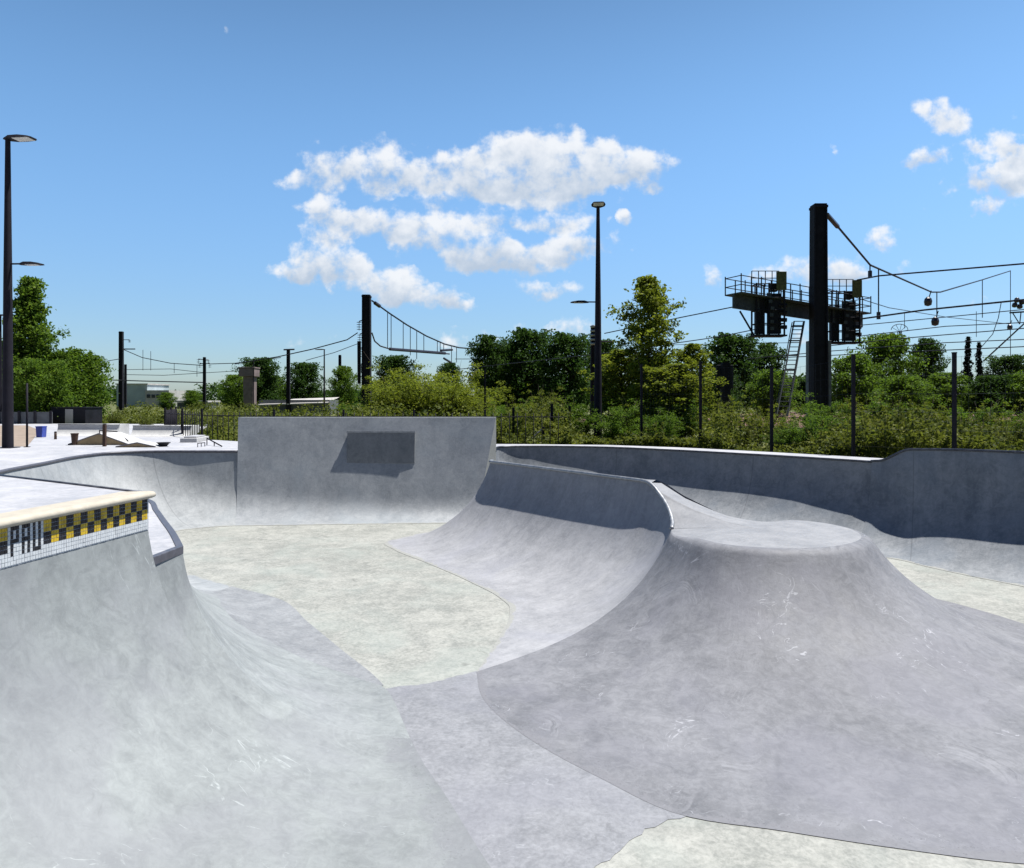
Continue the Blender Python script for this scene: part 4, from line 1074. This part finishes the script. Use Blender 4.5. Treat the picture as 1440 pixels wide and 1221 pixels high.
# tiny pylon between right trees
t = thing('lattice_pylon', 'small wheel topped lattice pylon far away between the right trees', 'pylon', (atx(1265, 110), 110, GR))
mb = MB(); c = Vector((atx(1265, 110), 110, GR)); zt = zat(466, 110)
for sx, sy in ((-1, -1), (1, -1), (1, 1), (-1, 1)): mb.bar(c+Vector((sx*.45, sy*.45, 0)), Vector((c.x+sx*.2, c.y+sy*.2, zt)), .06, None, 4)
for i in range(14):
    z0 = GR+(zt-GR)*i/14; z1 = GR+(zt-GR)*(i+1)/14; w = .45-.25*i/14
    mb.bar((c.x-w, c.y-w, z0), (c.x+w, c.y-w, z1), .04, None, 4); mb.bar((c.x+w, c.y-w, z0), (c.x-w, c.y-w, z1), .04, None, 4)
mb.build('lattice', M['mast'], t)
mb = MB(); ring = [Vector((c.x+1.3*math.cos(a), c.y, zt+.2+.9*math.sin(a))) for a in [math.pi*i/14 for i in range(15)]]; mb.path(ring, .05, 4)
for a in ring[::3]: mb.bar(Vector((c.x, c.y, zt-.1)), a, .035, None, 4)
mb.build('crown_ring', M['mast'], t)

# ------------------------------------------------------------------ foliage
def leaf_mesh(name, pos, size, tint, mat, parent=None, flat=.5, rng=None):
    rng = rng or np.random.default_rng(1)
    n = len(pos)
    nrm = rng.normal(size=(n, 3)); nrm[:, 2] += flat*1.5; nrm /= np.linalg.norm(nrm, axis=1)[:, None]
    ref = rng.normal(size=(n, 3)); u = np.cross(nrm, ref); u /= np.linalg.norm(u, axis=1)[:, None]+1e-9
    w = np.cross(nrm, u)
    s = (size*rng.uniform(.6, 1.35, n))[:, None]
    a = pos-u*s*.5; b = pos+w*s*.30+nrm*s*.06; c = pos+u*s*.5; d = pos-w*s*.30+nrm*s*.06
    V = np.stack([a, b, c, d], 1).reshape(-1, 3)
    me = bpy.data.meshes.new(name)
    me.vertices.add(4*n); me.vertices.foreach_set('co', V.astype(np.float32).ravel())
    me.loops.add(4*n); me.loops.foreach_set('vertex_index', np.arange(4*n, dtype=np.int32))
    me.polygons.add(n); me.polygons.foreach_set('loop_start', np.arange(0, 4*n, 4, dtype=np.int32))
    try: me.polygons.foreach_set('loop_total', np.full(n, 4, dtype=np.int32))
    except Exception: pass
    at_ = me.attributes.new('tint', 'FLOAT', 'FACE'); at_.data.foreach_set('value', np.clip(tint, 0, 1).astype(np.float32))
    me.materials.append(mat); me.update(calc_edges=True); me.validate()
    o = bpy.data.objects.new(name, me); COL.objects.link(o)
    if parent is not None: o.parent = parent
    return o
HT = {}
def tree_proto(name, H, prof, nb, clumps, lpc, leaf, spread, up, mat, base=.15, trunk=.12, seed=1, stems=1, cat='tree', lean=0.):
    """tapered trunk with limbs; every limb carries leaf clumps with gaps between them"""
    rng = np.random.default_rng(seed); rd = random.Random(seed)
    t = thing(name, 'x', cat, (0, 0, 0))
    tb = MB(); P, T = [], []
    st = []
    for k in range(stems):
        a = rd.uniform(0, 6.28); r = 0 if stems == 1 else rd.uniform(.1, .3)*prof(.4)
        ht = H*(.93 if stems == 1 else rd.uniform(.6, .95))
        pts = [Vector((0, 0, -.3))]
        for i in range(1, 8):
            u = i/7; pts.append(Vector((math.cos(a)*r*u*1.4+rd.uniform(-.04, .04)*H*.3*u, math.sin(a)*r*u*1.4+rd.uniform(-.04, .04)*H*.3*u, ht*u)))
        tb.path(pts, [max(.012, trunk*(1-.88*i/7)) for i in range(8)], 7); st.append((pts, ht))
    for b in range(nb):
        pts, ht = st[b % stems]
        tt = base+(1-base)*(b+rd.random())/nb
        zz = tt*H*.97; u = min(.999, zz/ht)*7; i = int(u); org = pts[i].lerp(pts[i+1], u-i)
        az = b*2.399+rd.uniform(-.5, .5); L = prof(tt)*rd.uniform(.55, 1.12)
        el = up*rd.uniform(.6, 1.3)
        d = Vector((math.cos(az)*math.cos(el), math.sin(az)*math.cos(el), math.sin(el)))
        start = org-Vector((0, 0, min(org.z*.5, L*math.sin(el)*.8)))
        end = start+d*L/max(.3, math.cos(el))
        mid = start.lerp(end, .5)+Vector((0, 0, -.06*L))
        tb.path([start, mid, end], [trunk*.34*(1-.7*tt)+.01, trunk*.2*(1-.7*tt)+.008, .006], 5)
        ct = rd.uniform(.15, .85)
        for c in range(clumps):
            q = (c+1)/clumps if clumps > 1 else 1; q = .25+.8*q*rd.uniform(.85, 1.1)
            p = start.lerp(end, q)+Vector((rd.gauss(0, .1), rd.gauss(0, .1), rd.gauss(0, .08)))*L
            sp = spread*rd.uniform(.6, 1.3)*(1-.35*tt)
            m = int(lpc*rd.uniform(.6, 1.3))
            g = rng.normal(size=(m, 3))*np.array([sp, sp, sp*.7]); g += np.array(p)
            P.append(g); T.append(np.clip(ct*.5+rd.uniform(0, .35)+rng.normal(size=m)*.16, 0, 1))
    P = np.concatenate(P); T = np.concatenate(T); hi_ = float(np.percentile(P[:, 2], 99.4)); ok = (P[:, 2] > -.2) & (P[:, 2] < hi_); P, T = P[ok], T[ok]; HT[t.name] = hi_
    tb.build('trunk', M['bark'], t, True)
    leaf_mesh('crown', P, np.full(len(P), leaf), T, M[mat], t, .5, rng)
    return t
def bell(w, peak=.4, top=.12):                       # crown radius along the height
    return lambda t: w*(top+(1-top)*max(0., 1-(abs(t-peak)/(1-peak if t > peak else peak*1.15))**2.0)**.7)
used = {}
def place(key, X, Ytop, d, label, group, w=1., rz=None, name=None, zb=GR):
    """stand a copy of prototype key so that its top is seen at Ytop"""
    proto, H = PR[key]; H = HT.get(proto.name, H)
    z = zat(Ytop, d); s = (z-zb)/H
    loc = (atx(X, d), d, zb); rz = random.uniform(0, 6.28) if rz is None else rz
    if key not in used:
        used[key] = 1; o = proto; o.location = loc; o.rotation_euler.z = rz; o.scale = (s*w, s*w, s)
    else: o = dup(proto, loc, rz, (s*w, s*w, s))
    o['label'] = label; o['group'] = group
    return o
PR = {}
PR['round_dark'] = (tree_proto('broadleaf_tree', 10, bell(3.6, .5, .3), 70, 4, 62, .34, .62, .5, 'leaf_dark', .12, .22, 11), 10)
PR['tall_dark'] = (tree_proto('broadleaf_tree', 11, bell(2.7, .55, .3), 64, 4, 58, .34, .55, .75, 'leaf_dark', .1, .22, 12), 11)
PR['mid'] = (tree_proto('broadleaf_tree', 8, bell(3.0, .45, .25), 60, 4, 64, .27, .52, .55, 'leaf_mid', .1, .17, 13), 8)
PR['bright'] = (tree_proto('broadleaf_tree', 8.5, lambda t: .9+.5*math.sin(t*9) if t < .42 else (1.75 if t < .6 else 1.75*max(.07, 1-((t-.6)/.4)**1.15)), 84, 4, 46, .17, .24, .85, 'leaf_bright', .1, .13, 14), 8.5)
PR['willow'] = (tree_proto('shrub', 4.4, bell(2.9, .38, .2), 64, 5, 50, .15, .26, .8, 'leaf_bright', .02, .07, 15, 5, 'shrub'), 4.4)
PR['left_poplar'] = (tree_proto('broadleaf_tree', 12, lambda t: 2.7*(1-.45*t) if t < .45 else 1.75*max(.1, 1-((t-.45)/.55)**1.7)+.1, 90, 4, 60, .27, .36, .8, 'leaf_mid', .04, .2, 16), 12)
PR['left_mid'] = (tree_proto('broadleaf_tree', 7, bell(2.8, .4, .2), 60, 4, 60, .25, .46, .6, 'leaf_mid', .03, .14, 17, 2), 7)
PR['conifer'] = (tree_proto('conifer_tree', 9, lambda t: 1.25*(1-t)**.9+.1, 90, 3, 40, .22, .16, .9, 'leaf_conif', .05, .12, 18), 9)
PR['bush'] = (tree_proto('shrub', 2.4, bell(1.8, .3, .25), 60, 4, 34, .12, .15, 1.0, 'leaf_olive', .02, .04, 19, 4, 'shrub'), 2.4)
PR['bush_bright'] = (tree_proto('shrub', 3, bell(1.6, .35, .25), 60, 4, 42, .12, .17, 1.05, 'leaf_bright', .02, .05, 23, 4, 'shrub'), 3)
PR['bush_mid'] = (tree_proto('shrub', 3, bell(1.9, .4, .25), 54, 4, 44, .13, .2, .85, 'leaf_mid', .02, .05, 20, 4, 'shrub'), 3)
G1, G2, G3, G4 = 'trees behind the left plaza', 'far trees beyond the railway', 'trees beyond the fence at right', 'bushes along the railway'
place('left_poplar', 43, 391, 52, 'tall spire shaped green tree right behind the left street lamp', G1, .92, 0.4)
place('left_mid', 84, 490, 54, 'bushy green tree right of the spire shaped tree at left', G1, 1.0)
place('left_mid', 116, 499, 56, 'lower bushy green tree at the right end of the left tree group', G1, .95)
place('left_mid', 6, 480, 58, 'green tree mostly hidden behind the left street lamp at the picture edge', G1, 1.0)
place('left_mid', 62, 505, 49, 'low leafy tree in front of the spire shaped tree', G1, 1.0)
place('left_mid', -40, 470, 54, 'green tree just outside the left picture edge', G1, 1.0)
place('round_dark', 366, 503, 105, 'round green tree behind the pinkish concrete pillar', G2, 1.0)
place('mid', 331, 527, 100, 'small dark tree left of the pinkish concrete pillar', G2, 1.0)
place('round_dark', 428, 510, 115, 'round dark tree left of the thin far mast', G2, 1.05)
place('mid', 483, 515, 105, 'small rounded tree just left of the thick middle mast', G2, .75)
place('mid', 384, 528, 112, 'low green tree between the pillar and the lattice mast', G2, 1.1)
place('round_dark', 555, 500, 92, 'dark green tree just right of the thick middle mast', G2, .95)
place('tall_dark', 632, 510, 100, 'dark tree below the end of the long feeder bar', G2, .9)
place('willow', 596, 507, 46, 'bright yellow green shrub tree behind the tall concrete wall', G4, 1.3)
place('willow', 628, 522, 43, 'rounded bright shrub behind the tall wall, right of the taller shrub tree', G4, 1.35)
place('willow', 566, 528, 45, 'bright shrub right of the thick mast foot', G4, 1.3)
place('willow', 655, 534, 44, 'bright spreading shrub behind the right end of the tall wall', G4, 1.3)
place('willow', 545, 548, 48, 'low bright shrub behind the middle of the tall wall', G4, 1.1)
place('tall_dark', 686, 471, 82, 'leftmost dark tree of the row right of the tall wall', G3, .85)
place('round_dark', 742, 463, 84, 'dark tree in the middle of the row left of the central lamp', G3, .85)
place('round_dark', 795, 469, 80, 'dark broad tree directly left of the central lamp', G3, .9)
place('tall_dark', 716, 484, 88, 'dark tree filling the gap in the row right of the tall wall', G3, 1.1)
place('round_dark', 846, 478, 86, 'dark tree behind the central street lamp', G3, .8)
place('bright', 912, 390, 34, 'tall bright yellow green tree right of the central lamp', G3, 1.05, 1.0)
place('bright', 874, 492, 36, 'lower bright tree between the central lamp and the tall bright tree', G3, 1.9)
place('bright', 948, 512, 32, 'low spreading bright tree at the right foot of the tall bright tree', G3, 2.3)
place('bright', 974, 484, 33, 'thin yellowish young tree right of the tall bright tree', G3, 1.3)
place('mid', 925, 500, 38, 'leafy green tree low behind the tall bright tree', G3, .9)
place('round_dark', 1028, 470, 80, 'dark round tree left of the signal gantry', G3, 1.0)
place('tall_dark', 1078, 482, 85, 'dark tree under the left signal cage', G3, .9)
place('mid', 1085, 520, 62, 'green tree below the gantry ladder', G3, 1.15)
place('mid', 1244, 470, 72, 'rounded green tree right of the huge mast', G3, .95)
place('mid', 1200, 500, 66, 'dark green tree directly right of the huge mast base', G3, 1.1)
place('tall_dark', 1304, 476, 90, 'small round dark tree between the pylon and the conifers', G3, .75)
place('conifer', 1361, 474, 72, 'slim dark conifer left of its twin near the right edge', G3, .55)
place('conifer', 1377, 482, 72, 'slim dark conifer right of its twin near the right edge', G3, .5)
place('round_dark', 1420, 500, 80, 'dark tree at the right picture edge', G3, 1.0)
place('round_dark', 1395, 528, 62, 'low dark rounded tree below the conifers', G3, 1.3)
place('mid', 1330, 524, 64, 'low green tree left of the conifers', G3, 1.3)
place('mid', 1455, 520, 60, 'green tree cut off by the right picture edge', G3, 1.2)
place('round_dark', 1140, 532, 75, 'low dark tree behind the foot of the huge mast', G3, 1.4)
place('mid', 1270, 528, 58, 'low bushy tree under the small lattice pylon', G3, 1.4)
place('round_dark', 1010, 520, 60, 'low dark tree right of the yellowish young tree', G3, 1.1)
# bushes one can tell apart
bl = [(1020, 548, 33, 'bush_bright', 'bright bush right of the young yellowish tree'), (1068, 560, 30, 'bush_bright', 'bright bush under the left signal cage'), (1166, 552, 30, 'bush_mid', 'mid green bush touching the right side of the huge mast'), (1212, 548, 29, 'bush_bright', 'bright tall bush behind the third tall fence post'),
      (1262, 552, 27, 'bush_mid', 'mid green bush below the lattice pylon'), (1312, 556, 26, 'bush_bright', 'bright bush left of the rightmost fence post and behind it'), (1358, 560, 25.5, 'bush_mid', 'mid green bush just behind the rightmost fence post'), (1402, 556, 26, 'bush_bright', 'bright bush below the two conifers'), (1452, 560, 24, 'bush_mid', 'mid green bush cut by the right picture edge'),
      (730, 552, 34, 'bush_bright', 'bright bush behind the short fence posts right of the tall wall'), (770, 540, 36, 'bush_bright', 'tall bright bush between the tall wall and the central lamp'), (812, 556, 33, 'bush_mid', 'mid green bush directly left of the central lamp post'), (690, 556, 36, 'bush_bright', 'bright bush behind the right end of the tall wall'), (895, 552, 32, 'bush_bright', 'bright bush left of the tall bright tree trunk'), (950, 556, 31, 'bush_mid', 'mid green bush right of the tall bright tree trunk'),
      (1100, 566, 27, 'bush_bright', 'bright bush at the ladder foot'), (712, 560, 33, 'bush_mid', 'green bush just right of the tall wall'), (748, 546, 36, 'bush', 'olive bush behind the sloping strut'), (790, 552, 34, 'bush', 'olive bush left of the central lamp foot'), (866, 560, 30, 'bush_mid', 'green bush right of the central lamp foot'),
      (925, 574, 29, 'bush_mid', 'dark bush under the tall bright tree'), (1004, 560, 30, 'bush', 'olive bush right of the first tall fence post'), (1046, 585, 27, 'bush', 'low olive bush between the first two tall fence posts'), (1140, 574, 24.5, 'bush_mid', 'dark green bramble bush in front of the huge mast'),
      (1104, 592, 25, 'bush_mid', 'low dark bush right of the second tall fence post'), (1180, 566, 27, 'bush', 'olive bush right of the huge mast foot'), (1238, 560, 25, 'bush', 'olive bush right of the third tall fence post'), (1290, 563, 24, 'bush', 'tall olive bush midway between the two right fence posts'), (1330, 572, 22.5, 'bush', 'olive bush left of the rightmost fence post'),
      (1378, 570, 23, 'bush', 'olive bush right of the rightmost fence post'), (1425, 568, 22.5, 'bush', 'olive bush at the right picture edge above the raised wall'), (1222, 586, 23, 'bush_mid', 'low green bush beside the third tall fence post'),
      (205, 577, 44, 'bush', 'olive bush behind the left end of the palisade fence'), (250, 574, 42, 'bush', 'olive bush behind the middle of the palisade fence'), (305, 572, 40, 'bush', 'olive bush behind the palisade fence beside the tall wall'), (160, 572, 50, 'bush', 'olive bush at the foot of the left mast'), (345, 572, 44, 'bush', 'low olive bush at the foot of the pinkish pillar'),
      (425, 573, 42, 'bush', 'low olive bush behind the left half of the tall wall'), (495, 560, 46, 'bush_mid', 'green bush left of the thick mast foot'), (235, 552, 120, 'mid', 'small far green tree in front of the pale hall'), (270, 549, 140, 'mid', 'small far round tree behind the low train shed')]
for X, Y, d, k, lab in bl: place(k, X, Y, d, lab, G4 if k != 'mid' else G2, 1.15)
# brambles: a thicket nobody could count
rng = np.random.default_rng(5)
def thicket(name, line, depth, hmax, n, leaf, mat, off0=1.0, label=None):
    line = [np.array(p, float) for p in line]; seg = [np.linalg.norm(b-a) for a, b in zip(line[:-1], line[1:])]; tot = sum(seg)
    s = rng.uniform(0, tot, n); P = np.zeros((n, 3)); o = off0+depth*rng.uniform(0, 1, n)**2.2
    acc = 0
    for a, b, L in zip(line[:-1], line[1:], seg):
        m = (s >= acc) & (s <= acc+L); u = ((s[m]-acc)/L)[:, None]; dr = (b-a)/L; nn = np.array([-dr[1], dr[0]])
        if nn[1] < 0: nn = -nn
        P[m, :2] = a+(b-a)*u+nn*o[m][:, None]; acc += L
    x, y = P[:, 0], P[:, 1]
    lump = .5+.3*np.sin(x*1.1+y*.6)+.34*np.sin(x*.47-y*.8+1)+.2*np.sin(x*.23+y*.2+2)+.12*np.sin(x*3.1+y*2.3)+.1*np.sin(x*6.+y*4.4+2)
    h = hmax*np.clip(lump, .16, 1.4)*np.clip(.8+o/(depth*.5), .3, 1.1)*np.where((x > .085*y) & (x < .265*y), .38, 1)
    uu = rng.uniform(0, 1, n); P[:, 2] = GR+h*(1-np.where(o < off0+1.1, uu*.97, uu**2*.8))+rng.normal(size=n)*.05
    # upright shoots
    ns = n//220; idx = rng.integers(0, n, ns); idx = idx[h[idx] > .45]; sh = []
    for i in idx:
        top = rng.uniform(.35, 1.0)*hmax*.75; m = int(16+top*26); q = np.sort(rng.uniform(0, 1, m)); bx_, by_ = rng.normal(size=2)*.28
        base = np.array([P[i, 0], P[i, 1], GR+h[i]*.75])
        top *= .8; sh.append(base+np.stack([bx_*q**2, by_*q**2, top*q], 1)+rng.normal(size=(m, 3))*np.array([.09, .09, .04])*(1.1-q)[:, None])
    sh = np.concatenate(sh); P = np.concatenate([P, sh]); n = len(P); x, y = P[:, 0], P[:, 1]
    T = np.clip(.4+.25*np.sin(x*2.1+y*1.9)+rng.normal(size=n)*.2, 0, 1)
    ob = leaf_mesh(name, P, np.full(n, leaf), T, M[mat], None, .6, rng); ob['kind'] = 'stuff'; setp(ob, label, 'undergrowth')
thicket('brambles', [(-2, 28), (3.5, 26.6), (7, 24), (10.4, 20.6), (13.5, 18.8), (17, 17), (24, 12)], 7, 1.25, 70000, .13, 'leaf_olive', .3, 'olive green bramble thicket behind the right bowl wall')
thicket('undergrowth', [(-46, 50), (-22, 48), (-18.6, 39), (-16.4, 33.4), (-12.8, 29.4), (-9, 27.4), (-2, 27)], 20, 1.2, 60000, .15, 'leaf_olive', .5, 'low olive undergrowth behind the palisade fence')
# far wood: one mass on the horizon
def far_wood(line, h, n, leaf, name, lab):
    line = [np.array(p, float) for p in line]; seg = [np.linalg.norm(b-a) for a, b in zip(line[:-1], line[1:])]; tot = sum(seg)
    s = rng.uniform(0, tot, n); P = np.zeros((n, 3)); acc = 0
    for a, b, L in zip(line[:-1], line[1:], seg):
        m = (s >= acc) & (s <= acc+L); u = ((s[m]-acc)/L)[:, None]; P[m, :2] = a+(b-a)*u; acc += L
    P[:, 1] += rng.uniform(0, 22, n)
    x = P[:, 0]; hh = h*(.62+.2*np.sin(x*.11)+.16*np.sin(x*.29+1)+.1*np.sin(x*.7+2)+.08*np.sin(x*1.3))
    P[:, 2] = GR+np.clip(hh, .15*h, None)*rng.uniform(0, 1, n)**.6
    ob = leaf_mesh(name, P, np.full(n, leaf), np.clip(.4+.25*np.sin(x*.4)+rng.normal(size=n)*.2, 0, 1), M['leaf_dark'], None, .4, rng); ob['kind'] = 'stuff'; setp(ob, lab, 'wood')
far_wood([(-230, 260), (-60, 240), (0, 170), (90, 150), (230, 160)], 8, 45000, 1.1, 'far_wood', 'far dark wood along the horizon')

# ------------------------------------------------------------------ camera
cam = bpy.data.cameras.new('camera'); co = bpy.data.objects.new('camera', cam); COL.objects.link(co)
co.location = (0, 0, EYE); co.rotation_euler = (R(90), 0, 0)
cam.sensor_width = 36; cam.lens = 25.0; cam.shift_y = -48.5/1440; cam.clip_end = 6000; cam.clip_start = .05
SC.camera = co

# ------------------------------------------------------------------ light
SUN = Vector((.38, .115, 1)).normalized()
sl = bpy.data.lights.new('sun', 'SUN'); sl.energy = 5.0; sl.angle = R(.53); sl.color = (1, .97, .93)
so = bpy.data.objects.new('sun', sl); COL.objects.link(so); so.rotation_euler = SUN.to_track_quat('Z', 'Y').to_euler(); so.location = (20, 10, 40)
W = bpy.data.worlds.new('World'); SC.world = W; W.use_nodes = True
t = NT(W.node_tree); t.n.clear()
outw = t.new('ShaderNodeOutputWorld'); bg = t.new('ShaderNodeBackground'); t.l.new(bg.outputs[0], outw.inputs[0])
sky = t.new('ShaderNodeTexSky'); sky.sky_type = 'NISHITA'; sky.sun_disc = False
sky.sun_elevation = math.asin(SUN.z); sky.sun_rotation = math.atan2(SUN.x, SUN.y)
sky.air_density = 1.0; sky.dust_density = .6; sky.ozone_density = 1.6; sky.altitude = 200
bg.inputs['Strength'].default_value = .070
# clouds: billows laid out by direction (u = x/y, v = z/y), broken up by noise
tc = t.new('ShaderNodeTexCoord').outputs['Generated']
sp = t.new('ShaderNodeSeparateXYZ'); t.l.new(tc, sp.inputs[0])
yy = t.math('MAXIMUM', sp.outputs[1], .05)
u = t.math('DIVIDE', sp.outputs[0], yy); v = t.math('DIVIDE', sp.outputs[2], yy)
cb = t.new('ShaderNodeCombineXYZ'); t.l.new(u, cb.inputs[0]); t.l.new(v, cb.inputs[1]); uv = cb.outputs[0]
def wn(scale, det, off, rough=.6):
    nd = t.new('ShaderNodeTexNoise'); t.put(nd.inputs['Vector'], t.vmath('ADD', uv, off)); nd.inputs['Scale'].default_value = scale; nd.inputs['Detail'].default_value = det; nd.inputs['Roughness'].default_value = rough
    return nd
warp = wn(13, 5, (0, 0, 3.3)).outputs['Color']
uvw = t.vmath('ADD', uv, t.vmath('MULTIPLY', t.vmath('SUBTRACT', warp, (.5, .5, .5)), (.085, .05, 0)))
BL = [(455, 238, 44, 36, 1.00), (532, 236, 48, 38, 1.00), (598, 244, 36, 26, 0.90), (640, 236, 38, 28, 0.90), (700, 226, 52, 38, 1.00), (762, 214, 58, 34, 1.00), (805, 236, 76, 36, 1.00), (872, 226, 36, 28, 1.00), (916, 232, 28, 34, 1.00), (770, 262, 105, 34, 0.90), (690, 258, 60, 26, 0.90), (620, 275, 40, 28, 0.70), (405, 258, 24, 15, 0.60),
      (470, 298, 46, 20, 0.92), (530, 314, 56, 22, 0.92), (600, 330, 60, 24, 0.92), (655, 352, 62, 29, 0.98), (700, 360, 52, 26, 0.92), (750, 368, 55, 20, 0.85), (800, 344, 42, 24, 0.85), (690, 312, 40, 18, 0.67), (770, 312, 66, 12, 0.67), (876, 311, 18, 12, 0.98), (850, 342, 40, 13, 0.61),
      (452, 372, 54, 26, 0.98), (412, 384, 36, 15, 0.79), (462, 330, 34, 18, 0.73), (498, 394, 34, 24, 0.79), (556, 402, 36, 24, 1.00), (606, 418, 56, 16, 0.98), (650, 430, 36, 10, 0.73), (772, 408, 48, 14, 0.79), (660, 474, 60, 16, 0.45), (810, 458, 34, 15, 0.73), (750, 470, 70, 12, 0.40), (440, 480, 50, 12, 0.35),
      (1332, 162, 36, 22, 0.85), (1290, 152, 20, 14, 0.55), (1288, 220, 36, 13, 0.75), (1408, 252, 56, 24, 0.95), (1436, 222, 30, 18, 0.80), (1424, 200, 34, 14, 0.55), (1386, 292, 22, 16, 0.60), (1360, 202, 26, 9, 0.40), (1242, 334, 22, 16, 0.85), (1300, 292, 10, 6, 0.60), (1152, 384, 62, 24, 0.85), (1200, 388, 34, 14, 0.60), (1004, 384, 14, 15, 0.75), (1062, 388, 32, 14, 0.70), (1378, 357, 18, 7, 0.50), (1260, 376, 26, 8, 0.45), (1370, 432, 50, 10, 0.35),
      (620, 325, 190, 70, .14), (470, 335, 100, 70, .16), (770, 325, 120, 60, .16), (1400, 235, 90, 76, .36), (1330, 205, 80, 55, .3), (1180, 380, 120, 40, .2),
      (312, 40, 8, 8, 0.50), (420, 44, 8, 4, 0.40), (1163, 210, 6, 7, 0.50), (660, 189, 12, 4, 0.35), (540, 4, 14, 6, 0.40), (1140, 470, 120, 16, 0.35), (640, 500, 80, 10, 0.30)]
acc = None
for X, Y, rx, ry, w in BL:
    cx, cy = (X-720)/1000, (562-Y)/1000
    src = uvw if acc is None else t.vmath('MULTIPLY_ADD', acc, (1e-9, 1e-9, 0), uvw)     # one after the other
    q = t.vmath('MULTIPLY', t.vmath('SUBTRACT', src, (cx, cy, -1)), (1000/(rx*1.25), 1000/(ry*1.3), 1))
    f = t.math('MAXIMUM', t.math('MULTIPLY_ADD', t.vmath('DOT_PRODUCT', q, q), -w, 2*w), 0)
    acc = t.vmath('MULTIPLY_ADD', q, f, acc if acc is not None else (0, 0, 0))
sa = t.new('ShaderNodeSeparateXYZ'); t.l.new(acc, sa.inputs[0]); den = sa.outputs[2]; shd = sa.outputs[1]
inc = t.math('GREATER_THAN', sp.outputs[1], .05)
n1 = wn(30, 8, (0, 0, 1.1), .56).outputs[0]; n2 = wn(15, 6, (2, 1, 5), .6).outputs[0]
dd = t.math('MINIMUM', den, 1.15)
dn = t.math('ADD', dd, t.math('MULTIPLY', t.math('SUBTRACT', n1, .5), 2.7)); dn = t.math('ADD', dn, t.math('MULTIPLY', t.math('SUBTRACT', n2, .5), 1.8))
dn = t.math('MULTIPLY', dn, t.ramp(den, .02, .18))
alpha = t.math('MULTIPLY', t.math('MULTIPLY', t.ramp(dn, .34, 1.22), .95), inc)
hgt = t.math('DIVIDE', shd, t.math('MAXIMUM', den, .05))
lit = t.math('ADD', t.math('MULTIPLY', hgt, .9), t.math('MULTIPLY', t.math('SUBTRACT', n1, .5), 1.6)); lit = t.math('ADD', lit, t.math('MULTIPLY', t.math('SUBTRACT', 1.2, dd), .5))
litr = t.ramp(lit, -.5, .6)
ccol = t.mix(litr, (4.3, 5.1, 6.2, 1), (7.9, 8.1, 8.4, 1))
hs_ = t.new('ShaderNodeHueSaturation'); hs_.inputs['Saturation'].default_value = 1.0; hs_.inputs['Value'].default_value = 1.0; t.l.new(sky.outputs[0], hs_.inputs['Color'])
# sky toned by height; dimmed and blued overhead and behind to deepen the shade
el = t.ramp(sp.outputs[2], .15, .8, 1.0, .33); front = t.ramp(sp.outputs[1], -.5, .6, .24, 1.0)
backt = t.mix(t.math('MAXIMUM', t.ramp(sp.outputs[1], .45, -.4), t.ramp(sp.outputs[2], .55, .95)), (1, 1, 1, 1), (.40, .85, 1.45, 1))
skyc = t.mix(1., hs_.outputs[0], t.mix(t.ramp(sp.outputs[2], -.05, .5), (.48, .57, .70, 1), (.90, 1.20, 1.32, 1)), 'MULTIPLY')
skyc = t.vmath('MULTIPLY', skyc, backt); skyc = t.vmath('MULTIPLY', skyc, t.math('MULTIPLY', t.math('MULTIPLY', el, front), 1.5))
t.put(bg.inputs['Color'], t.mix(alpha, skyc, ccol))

SC.view_settings.view_transform = 'Standard'; SC.view_settings.look = 'None'; SC.view_settings.exposure = .74; SC.view_settings.gamma = 1
SC.render.engine = 'CYCLES'
SC.cycles.max_bounces = 6; SC.cycles.diffuse_bounces = 3; SC.cycles.transparent_max_bounces = 8
